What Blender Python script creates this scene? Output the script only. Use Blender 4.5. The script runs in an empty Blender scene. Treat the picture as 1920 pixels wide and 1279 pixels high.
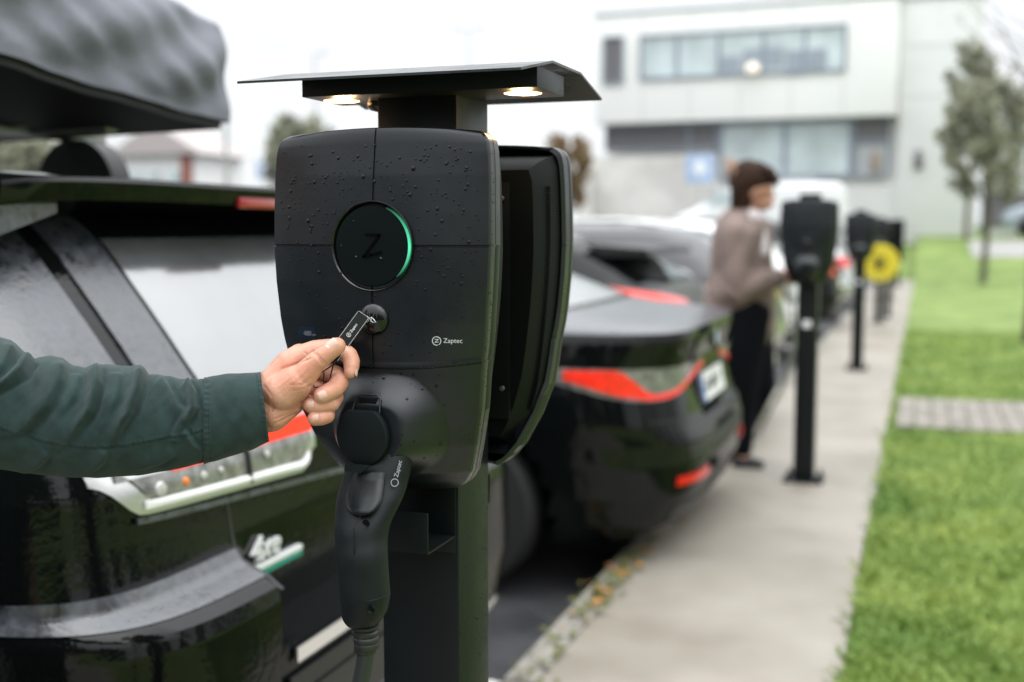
import bpy, bmesh, math, random
from mathutils import Vector, Matrix
R_ = math.radians
S = bpy.context.scene
COL = S.collection
random.seed(7)
# ---------------------------------------------------------------- camera
CAMZ = 1.29; PITCH = R_(5.51); YAW = R_(19.67); FPX = 2150.0
cam = bpy.data.cameras.new("camera"); camo = bpy.data.objects.new("camera", cam); COL.objects.link(camo)
camo.location = (0, 0, CAMZ); camo.rotation_euler = (math.pi/2 - PITCH, 0, YAW)
cam.sensor_width = 36.0; cam.lens = FPX*36/1920; cam.clip_start = 0.05; cam.clip_end = 800
cam.dof.use_dof = True; cam.dof.focus_distance = 1.265; cam.dof.aperture_fstop = 2.8; cam.dof.aperture_blades = 0
S.camera = camo
# ---------------------------------------------------------------- sky (overcast) and soft sun
world = bpy.data.worlds.new("World"); S.world = world; world.use_nodes = True
wn = world.node_tree.nodes; wl = world.node_tree.links; wn.clear()
wout = wn.new('ShaderNodeOutputWorld'); wbg = wn.new('ShaderNodeBackground')
wtc = wn.new('ShaderNodeTexCoord'); wsep = wn.new('ShaderNodeSeparateXYZ'); wl.new(wtc.outputs['Generated'], wsep.inputs[0])
wcl = wn.new('ShaderNodeClamp'); wl.new(wsep.outputs['Z'], wcl.inputs[0])
wpw = wn.new('ShaderNodeMath'); wpw.operation = 'POWER'; wl.new(wcl.outputs[0], wpw.inputs[0]); wpw.inputs[1].default_value = 1.7
wml = wn.new('ShaderNodeMath'); wml.operation = 'MULTIPLY_ADD'; wl.new(wpw.outputs[0], wml.inputs[0]); wml.inputs[1].default_value = 3.0; wml.inputs[2].default_value = 0.90
wmap = wn.new('ShaderNodeMapping'); wl.new(wtc.outputs['Generated'], wmap.inputs[0]); wmap.inputs['Scale'].default_value = (1.4, 1.4, 3.2)
wns = wn.new('ShaderNodeTexNoise'); wl.new(wmap.outputs[0], wns.inputs['Vector']); wns.inputs['Scale'].default_value = 1.9; wns.inputs['Detail'].default_value = 5; wns.inputs['Roughness'].default_value = 0.5
wmr = wn.new('ShaderNodeMapRange'); wl.new(wns.outputs[0], wmr.inputs[0]); wmr.inputs[1].default_value = 0.3; wmr.inputs[2].default_value = 0.7; wmr.inputs[3].default_value = 0.9; wmr.inputs[4].default_value = 1.06
wmm = wn.new('ShaderNodeMath'); wmm.operation = 'MULTIPLY'; wl.new(wml.outputs[0], wmm.inputs[0]); wl.new(wmr.outputs[0], wmm.inputs[1])
wbg.inputs['Color'].default_value = (0.945, 0.975, 1.0, 1); wl.new(wmm.outputs[0], wbg.inputs['Strength'])
wl.new(wbg.outputs[0], wout.inputs[0])
sun = bpy.data.lights.new("sun", 'SUN'); sun.energy = 0.6; sun.angle = R_(50); sun.color = (1, 0.97, 0.93)
suno = bpy.data.objects.new("sun", sun); COL.objects.link(suno); suno.rotation_euler = (R_(28), R_(12), R_(30))
S.view_settings.view_transform = 'Standard'; S.view_settings.look = 'None'; S.view_settings.exposure = 0.14; S.view_settings.gamma = 1.0
S.cycles.max_bounces = 8; S.cycles.glossy_bounces = 4; S.cycles.transparent_max_bounces = 8
S.cycles.use_denoising = True; S.cycles.sample_clamp_indirect = 8
# ---------------------------------------------------------------- pixel -> place helpers (points put at real distances)
_F0 = Vector((-math.sin(YAW), math.cos(YAW), 0)); _R = Vector((math.cos(YAW), math.sin(YAW), 0))
_F = _F0*math.cos(PITCH) - Vector((0, 0, math.sin(PITCH))); _U = _F0*math.sin(PITCH) + Vector((0, 0, math.cos(PITCH)))
_C = Vector((0, 0, CAMZ))
def ray(x, y): return _F + _R*((x-960)/FPX) + _U*((639.5-y)/FPX)
def atY(x, y, v): r = ray(x, y); return _C + r*(v/r.y)
def atX(x, y, v): r = ray(x, y); return _C + r*(v/r.x)
def atD(x, y, d): return _C + ray(x, y)*d
def toPx(p):
    q = Vector(p) - _C; d = q.dot(_F); return 960 + FPX*q.dot(_R)/d, 639.5 - FPX*q.dot(_U)/d, d
def lerp(a, b, t): return a + (b-a)*t
def sst(a, b, x):
    t = max(0.0, min(1.0, (x-a)/(b-a))); return t*t*(3-2*t)
def tab(T, z, k):
    if z <= T[0][0]: return T[0][k]
    for i in range(len(T)-1):
        if z <= T[i+1][0]:
            return lerp(T[i][k], T[i+1][k], (z-T[i][0])/(T[i+1][0]-T[i][0]))
    return T[-1][k]
# ---------------------------------------------------------------- materials
MATS = {}
def _set(b, k, v):
    if k in b.inputs: b.inputs[k].default_value = v
def mat(name, col, rough=0.5, metal=0.0, coat=0.0, spec=0.5, emit=None, estr=0.0, var=0.0, vscale=8.0, bump=0.0, bscale=60.0, col2=None, rvar=0.0, sss=0.0, bdist=0.002, detail=4, coords='Object', coatr=0.03, sheen=0.0, trans=0.0, ior=None):
    m = bpy.data.materials.new(name); m.use_nodes = True; n = m.node_tree.nodes; l = m.node_tree.links
    b = n['Principled BSDF']
    c = (*col, 1) if len(col) == 3 else col
    _set(b, 'Base Color', c); _set(b, 'Roughness', rough); _set(b, 'Metallic', metal); _set(b, 'Coat Weight', coat); _set(b, 'Coat Roughness', coatr)
    _set(b, 'Specular IOR Level', spec); _set(b, 'Sheen Weight', sheen); _set(b, 'Transmission Weight', trans)
    if ior: _set(b, 'IOR', ior)
    if sss: _set(b, 'Subsurface Weight', sss); _set(b, 'Subsurface Radius', (0.006, 0.0022, 0.0012)); _set(b, 'Subsurface Scale', 1.0)
    if emit: _set(b, 'Emission Color', (*emit, 1)); _set(b, 'Emission Strength', estr)
    tc = n.new('ShaderNodeTexCoord')
    if var or col2 or rvar:
        ns = n.new('ShaderNodeTexNoise'); ns.inputs['Scale'].default_value = vscale; ns.inputs['Detail'].default_value = detail; ns.inputs['Roughness'].default_value = 0.6
        l.new(tc.outputs[coords], ns.inputs['Vector'])
        mr = n.new('ShaderNodeMapRange'); mr.inputs[1].default_value = 0.32; mr.inputs[2].default_value = 0.68; l.new(ns.outputs[0], mr.inputs[0])
        if var or col2:
            mx = n.new('ShaderNodeMix'); mx.data_type = 'RGBA'; l.new(mr.outputs[0], mx.inputs[0])
            if col2: mx.inputs[6].default_value = c; mx.inputs[7].default_value = (*col2, 1)
            else:
                mx.inputs[6].default_value = (*[x*(1-var) for x in c[:3]], 1); mx.inputs[7].default_value = (*[min(1, x*(1+var)) for x in c[:3]], 1)
            l.new(mx.outputs[2], b.inputs['Base Color'])
        if rvar:
            m2 = n.new('ShaderNodeMapRange'); m2.inputs[3].default_value = max(0.02, rough-rvar); m2.inputs[4].default_value = rough+rvar
            l.new(mr.outputs[0], m2.inputs[0]); l.new(m2.outputs[0], b.inputs['Roughness'])
    if bump:
        nb = n.new('ShaderNodeTexNoise'); nb.inputs['Scale'].default_value = bscale; nb.inputs['Detail'].default_value = 3
        l.new(tc.outputs[coords], nb.inputs['Vector'])
        bp = n.new('ShaderNodeBump'); bp.inputs['Strength'].default_value = bump; bp.inputs['Distance'].default_value = bdist
        l.new(nb.outputs[0], bp.inputs['Height']); l.new(bp.outputs[0], b.inputs['Normal'])
    MATS[name] = m
    return m
# ---------------------------------------------------------------- object helpers
def link(o): COL.objects.link(o); return o
def tag(o, label=None, cat=None, group=None, kind=None):
    if label: o['label'] = label
    if cat: o['category'] = cat
    if group: o['group'] = group
    if kind: o['kind'] = kind
    return o
def thing(name, label, cat, loc=(0, 0, 0), rotz=0.0, group=None):
    o = link(bpy.data.objects.new(name, None)); o.location = loc; o.rotation_euler = (0, 0, rotz); o.empty_display_size = 0.1
    return tag(o, label, cat, group)
def org(p):
    v = Vector((0, 0, 0))
    while p is not None: v += Vector(p.location); p = p.parent
    return v
class MB:
    def __init__(s): s.v = []; s.f = []; s.mi = []
    def add(s, vs, fs, mi=0):
        k = len(s.v); s.v += [tuple(q) for q in vs]; s.f += [tuple(i+k for i in f) for f in fs]; s.mi += [mi]*len(fs); return s
    def box(s, c, d, mi=0, bev=0.0, rz=0.0):
        bm = bmesh.new(); bmesh.ops.create_cube(bm, size=1.0)
        for v in bm.verts: v.co = Vector((v.co.x*d[0], v.co.y*d[1], v.co.z*d[2]))
        if bev: bmesh.ops.bevel(bm, geom=list(bm.edges), offset=bev, segments=2, affect='EDGES', profile=0.6)
        M = Matrix.Rotation(rz, 3, 'Z')
        bm.verts.index_update(); vs = [M @ v.co + Vector(c) for v in bm.verts]; fs = [[v.index for v in f.verts] for f in bm.faces]; bm.free()
        return s.add(vs, fs, mi)
    def loft(s, rings, cap=(True, True), mi=0, closed=True):
        n = len(rings[0]); vs = [p for r in rings for p in r]; fs = []
        for i in range(len(rings)-1):
            for j in range(n if closed else n-1):
                a = i*n+j; b = i*n+(j+1) % n; fs.append((a, b, b+n, a+n))
        if cap[0]: fs.append(tuple(reversed(range(n))))
        if cap[1]: fs.append(tuple((len(rings)-1)*n+j for j in range(n)))
        return s.add(vs, fs, mi)
    def tube(s, pts, rads, seg=10, mi=0, flat=1.0, cap=True):
        pts = [Vector(p) for p in pts]
        if not hasattr(rads, '__len__'): rads = [rads]*len(pts)
        rings = []; up = None
        for i, p in enumerate(pts):
            t = (pts[min(i+1, len(pts)-1)]-pts[max(i-1, 0)]).normalized()
            if up is None: up = Vector((0, 0, 1)) if abs(t.z) < 0.9 else Vector((1, 0, 0))
            a = t.cross(up).normalized(); b = a.cross(t).normalized(); up = b
            rings.append([p + (a*math.cos(k*2*math.pi/seg) + b*math.sin(k*2*math.pi/seg)*flat)*rads[i] for k in range(seg)])
        return s.loft(rings, (cap, cap), mi)
    def lathe(s, prof, c, ax, seg=32, mi=0, ex=None):
        ax = Vector(ax).normalized(); u = (ex or (Vector((0, 0, 1)) if abs(ax.z) < 0.9 else Vector((1, 0, 0))))
        a = ax.cross(u).normalized(); b = a.cross(ax).normalized(); c = Vector(c)
        rings = [[c + ax*h + (a*math.cos(k*2*math.pi/seg)+b*math.sin(k*2*math.pi/seg))*max(r, 1e-5) for k in range(seg)] for r, h in prof]
        return s.loft(rings, (prof[0][0] > 1e-4, prof[-1][0] > 1e-4), mi)
    def capsule(s, a, b, ra, rb, seg=20, mi=0):
        a = Vector(a); b = Vector(b); t = b-a; L = t.length
        if L < 1e-6: t = Vector((0, 0, 1)); L = 1e-6
        t.normalize(); u = Vector((0, 0, 1)) if abs(t.z) < 0.9 else Vector((1, 0, 0)); x = t.cross(u).normalized(); y = x.cross(t)
        rings = []
        for i in range(7):
            an = -math.pi/2 + i*math.pi/2/6; rings.append((a + t*ra*math.sin(an), ra*math.cos(an)))
        for i in range(7):
            an = i*math.pi/2/6; rings.append((b + t*rb*math.sin(an), rb*math.cos(an)))
        rr = [[p + (x*math.cos(k*2*math.pi/seg)+y*math.sin(k*2*math.pi/seg))*max(r, 1e-5) for k in range(seg)] for p, r in rings]
        return s.loft(rr, (True, True), mi)
    def mesh(s, name, mats, smooth=True, ang=40):
        me = bpy.data.meshes.new(name); me.from_pydata([tuple(v) for v in s.v], [], s.f)
        for m in (mats if isinstance(mats, (list, tuple)) else [mats]): me.materials.append(m)
        if any(s.mi):
            for p, i in zip(me.polygons, s.mi): p.material_index = i
        bm = bmesh.new(); bm.from_mesh(me); bmesh.ops.recalc_face_normals(bm, faces=bm.faces)
        bm.to_mesh(me); bm.free()
        if smooth:
            me.shade_smooth()
            if ang and ang < 180: me.set_sharp_from_angle(angle=R_(ang))
        me.update(); return me
    def build(s, name, mats, parent=None, world=False, smooth=True, ang=40):
        if world and parent is not None:
            o_ = org(parent); s.v = [tuple(Vector(q)-o_) for q in s.v]
        o = link(bpy.data.objects.new(name, s.mesh(name, mats, smooth, ang))); o.parent = parent
        return o
def gridmb(fn, nu, nv, mi=0, cu=False):
    m = MB(); vs = [fn(i/nu, j/nv) for i in range(nu+1) for j in range(nv+1)]
    fs = [(i*(nv+1)+j, (i+1)*(nv+1)+j, (i+1)*(nv+1)+j+1, i*(nv+1)+j+1) for i in range(nu) for j in range(nv)]
    return m.add(vs, fs, mi)
def evalmesh(o):
    dg = bpy.context.evaluated_depsgraph_get(); dg.update(); me = bpy.data.meshes.new_from_object(o.evaluated_get(dg)); return me
def blob(mb, voxel, smooth=6, name='body', fac=0.5):
    me = mb.mesh(name, [], False); o = link(bpy.data.objects.new(name+'_tmp', me))
    r = o.modifiers.new('r', 'REMESH'); r.mode = 'VOXEL'; r.voxel_size = voxel; r.use_smooth_shade = True
    if smooth: s = o.modifiers.new('s', 'SMOOTH'); s.iterations = smooth; s.factor = fac
    m2 = evalmesh(o); bpy.data.objects.remove(o); m2.name = name; return m2
def textmb(txt, size, o, xd, yd, depth=0.0004, spacing=1.0):
    cu = bpy.data.curves.new('lettering', 'FONT'); cu.body = txt; cu.size = size; cu.extrude = depth; cu.align_x = 'LEFT'; cu.align_y = 'CENTER'; cu.space_character = spacing; cu.resolution_u = 3
    ob = link(bpy.data.objects.new('lettering_tmp', cu)); me = evalmesh(ob)
    xd = Vector(xd).normalized(); yd = Vector(yd).normalized(); zd = xd.cross(yd).normalized(); o = Vector(o)
    m = MB(); m.add([o + xd*v.co.x + yd*v.co.y + zd*v.co.z for v in me.vertices], [tuple(p.vertices) for p in me.polygons])
    bpy.data.objects.remove(ob); return m
def ringmb(m, c, r, w, xd, yd, seg=32, a0=0, a1=2*math.pi, th=0.0004):
    xd = Vector(xd).normalized(); yd = Vector(yd).normalized(); n = xd.cross(yd); c = Vector(c); full = abs(a1-a0-2*math.pi) < 1e-4
    rings = []
    for k in range(seg + (0 if full else 1)):
        a = a0+(a1-a0)*k/seg; d = xd*math.cos(a)+yd*math.sin(a)
        rings.append([c+d*(r-w/2)-n*th, c+d*(r+w/2)-n*th, c+d*(r+w/2)+n*th, c+d*(r-w/2)+n*th])
    if full: rings.append(rings[0])
    m.loft(rings, (not full, not full)); return m
def strokemb(m, pts, w, xd, yd, o, th=0.0004):
    xd = Vector(xd).normalized(); yd = Vector(yd).normalized(); n = xd.cross(yd); o = Vector(o)
    for (x0, y0), (x1, y1) in zip(pts[:-1], pts[1:]):
        a = o+xd*x0+yd*y0; b = o+xd*x1+yd*y1; t = (b-a).normalized(); s = t.cross(n)*(w/2); a = a-t*w*0.3; b = b+t*w*0.3
        m.loft([[a-s-n*th, a+s-n*th, a+s+n*th, a-s+n*th], [b-s-n*th, b+s-n*th, b+s+n*th, b-s+n*th]])
    return m
def copy_tree(o, parent=None):
    c = o.copy(); COL.objects.link(c); c.parent = parent
    for ch in list(o.children): copy_tree(ch, c)
    return c
def ground_h(y): return 1.12*sst(28.0, 41.5, y)
# ---------------------------------------------------------------- material library
M_post = mat('anthracite powder coat', (0.005, 0.0075, 0.0085), 0.40, spec=0.26, bump=0.25, bscale=900, bdist=0.0004, rvar=0.06, vscale=14)
M_cover = mat('charger cover plastic', (0.0045, 0.0070, 0.0095), 0.32, spec=0.50, bump=0.18, bscale=1500, bdist=0.0003, rvar=0.08, vscale=9)
M_chassis = mat('charger chassis', (0.002, 0.003, 0.0035), 0.5, spec=0.15)
M_gloss = mat('glossy black plastic', (0.004, 0.005, 0.005), 0.07, spec=0.5)
M_disc = mat('disc face', (0.003, 0.006, 0.006), 0.28, spec=0.22)
M_glyph = mat('dark glyph', (0.002, 0.003, 0.003), 0.45, spec=0.15)
M_rubber = mat('connector rubber', (0.0055, 0.008, 0.009), 0.5, spec=0.22, bump=0.3, bscale=1800, bdist=0.0002, var=0.3, vscale=40)
M_rubber2 = mat('connector shell', (0.006, 0.009, 0.010), 0.34, spec=0.35, rvar=0.08, vscale=50)
M_lid = mat('lid plastic', (0.004, 0.007, 0.008), 0.45, spec=0.22, bump=0.15, bscale=1500, bdist=0.0002)
M_cable = mat('cable rubber', (0.016, 0.021, 0.022), 0.48)
M_green = mat('green led', (0.02, 0.3, 0.2), 0.4, emit=(0.06, 0.95, 0.42), estr=1.5)
M_warm = mat('warm lamp', (1, 0.8, 0.55), 0.4, emit=(1.0, 0.70, 0.42), estr=1.15)
M_white = mat('white print', (0.75, 0.77, 0.78), 0.5)
M_grey_print = mat('grey print', (0.16, 0.17, 0.20), 0.5, emit=(0.3, 0.33, 0.4), estr=0.05)
M_display = mat('display glass', (0.008, 0.016, 0.03), 0.15)
M_drop = mat('water', (0.002, 0.003, 0.004), 0.22, spec=0.35)
M_steel = mat('steel', (0.6, 0.6, 0.58), 0.3, metal=1.0)
M_paint = mat('wet black paint', (0.003, 0.004, 0.004), 0.3, coat=0.60, coatr=0.02, spec=0.0)
M_paintgrey = mat('wet beaded paint with sky sheen', (0.032, 0.036, 0.046), 0.34, coat=0.5, coatr=0.25, rvar=0.12, vscale=42, var=0.85, bump=0.5, bscale=90, bdist=0.003, spec=0.9)  # greyer copy of the black paint, sky reflection put into its colour
M_glass = mat('tinted car glass', (0.006, 0.008, 0.009), 0.05, coat=1.0, rvar=0.02, vscale=4, spec=0.6)
M_rearglass = mat('wet rear glass with sky sheen', (0.09, 0.095, 0.10), 0.14, coat=1.0, coatr=0.08, spec=1.0, ior=2.1, var=0.25, vscale=5, bump=0.15, bscale=14, bdist=0.004)  # base lightened so the glass carries a painted sky reflection
M_plast = mat('black trim plastic', (0.010, 0.011, 0.011), 0.45)
M_chrome = mat('chrome', (0.85, 0.86, 0.86), 0.08, metal=1.0)
M_satin = mat('satin silver', (0.62, 0.62, 0.61), 0.28, metal=0.9)
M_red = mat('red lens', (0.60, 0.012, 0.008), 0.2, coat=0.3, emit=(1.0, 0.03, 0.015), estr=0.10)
M_redlit = mat('lit red lens', (0.90, 0.030, 0.004), 0.25, coat=0.1, spec=0.1, emit=(1.0, 0.035, 0.002), estr=0.35)
M_reddark = mat('dark red lens', (0.30, 0.010, 0.008), 0.15, coat=1.0)
M_clear = mat('clear lamp lens', (0.20, 0.20, 0.19), 0.2, coat=0.7, metal=0.2, var=0.6, vscale=34)
M_orange = mat('orange bulb', (0.85, 0.25, 0.05), 0.3)
M_whitelens = mat('white lamp reflector', (0.85, 0.85, 0.84), 0.2)
M_greenenamel = mat('green enamel', (0.02, 0.25, 0.18), 0.2)
M_tyre = mat('tyre', (0.012, 0.012, 0.013), 0.75, bump=0.3, bscale=60)
M_rim = mat('rim', (0.10, 0.105, 0.11), 0.3, metal=0.8)
M_plate = mat('number plate', (0.78, 0.78, 0.76), 0.4)
M_plateblue = mat('plate blue', (0.05, 0.12, 0.45), 0.4)
M_platetxt = mat('plate characters', (0.04, 0.04, 0.05), 0.5)
M_blue = mat('badge blue', (0.18, 0.42, 0.75), 0.3)
M_greycar = mat('dark grey paint', (0.035, 0.035, 0.04), 0.3, coat=0.7)
M_silver = mat('silver paint', (0.55, 0.56, 0.57), 0.25, coat=1.0, metal=0.4)
M_whitecar = mat('white paint', (0.78, 0.79, 0.79), 0.3, coat=0.8)
M_tent = mat('tent canvas', (0.16, 0.165, 0.20), 0.5, bump=0.35, bscale=11, bdist=0.02, spec=0.45)
M_tentdark = mat('tent underside', (0.014, 0.016, 0.018), 0.6)
M_alu = mat('aluminium bar', (0.42, 0.43, 0.42), 0.4, metal=0.8)
M_conc = mat('wall concrete pale', (0.69, 0.695, 0.69), 0.85, var=0.05, vscale=0.6)
M_plasterw = mat('white facade', (0.82, 0.82, 0.81), 0.8, var=0.02, vscale=0.3)
M_concr = mat('board-marked concrete', (0.66, 0.645, 0.61), 0.9, var=0.16, vscale=0.8, bump=0.2, bscale=4)
M_winframe = mat('window frame grey-blue', (0.25, 0.28, 0.34), 0.5)  # frame colour lightened to stand for haze over the distance
M_winglass = mat('office glass', (0.52, 0.60, 0.62), 0.08, coat=0.6, spec=0.8, var=0.25, vscale=0.7)
M_winblind = mat('dark louvre', (0.15, 0.145, 0.155), 0.6)  # louvre colour lightened as well, in place of haze
M_brick = mat('red brick', (0.30, 0.12, 0.09), 0.85, var=0.2, vscale=4)
M_roof = mat('roof tiles', (0.42, 0.38, 0.37), 0.8, var=0.1)
M_bark = mat('bark', (0.085, 0.075, 0.05), 0.9, bump=0.6, bscale=20, bdist=0.01, var=0.3, vscale=12)
M_leaf = mat('foliage', (0.125, 0.14, 0.095), 0.65, col2=(0.30, 0.30, 0.20), vscale=2.4, detail=2)
M_leafred = mat('autumn foliage', (0.17, 0.10, 0.05), 0.7, col2=(0.22, 0.16, 0.07), vscale=2.0)
M_signblue = mat('sign blue', (0.36, 0.47, 0.66), 0.6)
M_signwhite = mat('sign white', (0.8, 0.8, 0.8), 0.4)
M_yellow = mat('yellow cable', (0.82, 0.70, 0.06), 0.45)
M_asph = mat('asphalt', (0.040, 0.040, 0.043), 0.55, var=0.25, vscale=2.5, bump=0.6, bscale=160, bdist=0.004, rvar=0.15)
M_path = mat('path concrete', (0.215, 0.190, 0.153), 0.52, col2=(0.300, 0.274, 0.234), vscale=1.3, bump=0.3, bscale=120, bdist=0.002, rvar=0.15, detail=8)
M_curb = mat('kerb stone', (0.24, 0.225, 0.195), 0.8, var=0.25, vscale=14, bump=0.4, bscale=60)
M_line = mat('parking line paint', (0.70, 0.69, 0.64), 0.7, var=0.15, vscale=10)
M_lawn = mat('lawn soil and thatch', (0.09, 0.160, 0.028), 0.9, col2=(0.24, 0.31, 0.085), vscale=1.1, bump=1.0, bscale=35, bdist=0.03, detail=8)
M_blade = mat('grass blades', (0.075, 0.170, 0.020), 0.65, col2=(0.31, 0.385, 0.085), vscale=1.5, detail=7)
M_paver = mat('paving setts', (0.22, 0.20, 0.175), 0.85, var=0.3, vscale=6)
M_moss = mat('moss and fallen leaves', (0.10, 0.11, 0.02), 0.9)
M_leafo = mat('fallen orange leaf', (0.45, 0.19, 0.04), 0.8)
M_skin = mat('skin', (0.67, 0.36, 0.26), 0.42, sss=0.12, bump=0.5, bscale=420, bdist=0.0008, col2=(0.60, 0.265, 0.18), vscale=26, detail=3, spec=0.45)
M_nail = mat('nail', (0.70, 0.43, 0.35), 0.22, coat=0.3)
M_nailw = mat('nail lunula', (0.82, 0.64, 0.57), 0.25)
M_skin2 = mat('skin plain', (0.52, 0.27, 0.18), 0.5)
M_sleeve = mat('green canvas', (0.020, 0.040, 0.039), 0.85, bump=0.5, bscale=1100, bdist=0.0007, var=0.22, vscale=55, sheen=0.12, spec=0.25)
M_stitch = mat('seam thread', (0.028, 0.045, 0.043), 0.8)
M_trouser = mat('dark trousers', (0.005, 0.006, 0.008), 0.9, spec=0.1)
M_coat = mat('taupe wool coat', (0.225, 0.168, 0.148), 0.9, bump=0.4, bscale=60, bdist=0.01, var=0.12, vscale=6)
M_hair = mat('brown hair', (0.036, 0.019, 0.013), 0.7, spec=0.1, bump=0.6, bscale=60, bdist=0.01)
M_hair2 = mat('light hair ends', (0.45, 0.29, 0.20), 0.7)
M_scarf = mat('pale scarf', (0.60, 0.55, 0.55), 0.8)
M_shoe = mat('black shoe', (0.012, 0.012, 0.013), 0.4)
M_fob = mat('fob glossy black', (0.003, 0.004, 0.004), 0.12, spec=0.22)
M_cord = mat('black cord', (0.010, 0.010, 0.011), 0.7)

def led_gradient():
    m = M_green; n = m.node_tree.nodes; l = m.node_tree.links; b = n['Principled BSDF']
    tc = n.new('ShaderNodeTexCoord'); sp = n.new('ShaderNodeSeparateXYZ'); l.new(tc.outputs['Object'], sp.inputs[0])
    mr = n.new('ShaderNodeMapRange'); mr.inputs[1].default_value = 1.240; mr.inputs[2].default_value = 1.272; mr.inputs[3].default_value = 0.04; mr.inputs[4].default_value = 1.1; l.new(sp.outputs['Z'], mr.inputs[0])
    m2 = n.new('ShaderNodeMapRange'); m2.inputs[1].default_value = 1.272; m2.inputs[2].default_value = 1.314; m2.inputs[3].default_value = 1.0; m2.inputs[4].default_value = 0.04; l.new(sp.outputs['Z'], m2.inputs[0])
    mu = n.new('ShaderNodeMath'); mu.operation = 'MULTIPLY'; l.new(mr.outputs[0], mu.inputs[0]); l.new(m2.outputs[0], mu.inputs[1]); l.new(mu.outputs[0], b.inputs['Emission Strength'])
    b.inputs['Base Color'].default_value = (0.01, 0.03, 0.025, 1); b.inputs['Emission Color'].default_value = (0.10, 0.85, 0.45, 1)
led_gradient()
M_everg = mat('added evergreen foliage', (0.018, 0.030, 0.018), 0.7, col2=(0.035, 0.05, 0.025), vscale=2)
M_badge = mat('bright badge', (0.85, 0.86, 0.86), 0.35, metal=0.2)
M_redB = mat('deep red lens', (0.62, 0.020, 0.008), 0.25, coat=0.3, emit=(1.0, 0.03, 0.01), estr=0.28, var=0.3, vscale=18)
M_bulb = mat('soft bulb', (0.55, 0.54, 0.52), 0.3)
M_paintA = mat('rain-beaded gloss black paint', (0.003, 0.004, 0.004), 0.3, coat=0.60, coatr=0.05, spec=0.0, bump=0.22, bscale=75, bdist=0.003)
for _l in list(M_paintA.node_tree.links):
    if _l.to_socket.name == 'Normal' and _l.to_node.type == 'BSDF_PRINCIPLED': M_paintA.node_tree.links.new(_l.from_socket, _l.to_node.inputs['Coat Normal'])
M_mark = mat('fine print', (0.50, 0.52, 0.53), 0.5)
# ---------------------------------------------------------------- ground
def sheet(name, x0, x1, ys, z, m, nx=1, kind='structure', und=0.0):
    mb = MB(); n = len(ys); vs = []
    for i in range(nx+1):
        x = x0+(x1-x0)*i/nx
        for y in ys: vs.append((x, y, z+ground_h(y)+und*(math.sin(x*1.7+y*0.6)+math.sin(y*1.1-x*0.8))))
    fs = [(i*n+j, (i+1)*n+j, (i+1)*n+j+1, i*n+j+1) for i in range(nx) for j in range(n-1)]
    mb.add(vs, fs); o = mb.build(name, m); return tag(o, kind=kind)
YS = [-60, -20, -5] + [y*0.5 for y in range(0, 90)] + [46, 60, 120, 400]
tag(sheet('ground', -300, 300, [-300, -60, 0, 20, 28, 30, 32, 34, 36, 38, 40, 42, 60, 600], -0.30, M_lawn), kind='structure')
sheet('parking_road', -90, -1.10, YS, -0.12, M_asph)
sheet('lawn', -0.19, 90, YS, -0.015, M_lawn, nx=60, und=0.006)
# concrete path slab with kerb
mb = MB(); ys = [-8] + [y*0.5 for y in range(0, 61)]
mb.loft([[(-1.0, y, ground_h(y)), (-0.19 + 0.006*math.sin(y*2.3), y, ground_h(y)), (-0.19, y, -0.2), (-1.0, y, -0.2)] for y in ys])
tag(mb.build('path', M_path, ang=30), kind='structure')
mb = MB(); y = -6.0
while y < 30:
    mb.box((-1.055, y+0.5, -0.062+ground_h(y+0.5)), (0.10, 0.985, 0.130), bev=0.012); y += 1.0
tag(mb.build('kerb', M_curb, ang=30), kind='structure')
# crossing strip of setts in the lawn
mb = MB()
for r in range(11):
    for c in range(80):
        mb.box((-0.13+c*0.115+0.05, 7.93+r*0.125+0.035*c*0.05, 0.0), (0.106, 0.115, 0.03), bev=0.004)
tag(mb.build('paving_strip', M_paver, ang=30), kind='structure')
# road behind the lawn, in front of the building
tag(sheet('far_road', 1.3, 60, [34.6, 35.5, 37, 38.5], 0.01, mat('far road pale', (0.30, 0.295, 0.28), 0.8), nx=2), kind='structure')
# painted bay lines
def bay(y):
    m = MB(); m.box((-3.3, y, -0.115), (4.2, 0.10, 0.002)); tag(m.build('bay_line', M_line), kind='structure')
for y in (3.20, 8.7, 14.2, 19.7): bay(y)
m = MB(); m.box((-3.3, 0.45, -0.115), (4.2, 0.10, 0.002)); tag(m.build('bay_line', M_line), kind='structure')
# moss and leaves along the kerb
mb = MB(); rnd = random.Random(3)
for i in range(420):
    y = rnd.uniform(1.5, 9) if i % 3 else rnd.gauss(4.1, 0.32); x = rnd.gauss(-1.035, 0.035); s = rnd.uniform(0.008, 0.026); a = rnd.uniform(0, 6.28)
    p = Vector((x, y, 0.008+rnd.uniform(0, 0.012)))
    q = [p+Vector((math.cos(a+k*1.57)*s*(1, .6)[k % 2], math.sin(a+k*1.57)*s*(1, .6)[k % 2], rnd.uniform(-.004, .008))) for k in range(4)]
    mb.add(q, [(0, 1, 2, 3)], 1 if (rnd.random() < 0.2 and 3.4 < y < 5.2) else 0)
tag(mb.build('kerb_moss', [M_moss, M_leafo]), 'moss and fallen orange leaves along the kerb', 'moss', kind='stuff')
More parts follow.
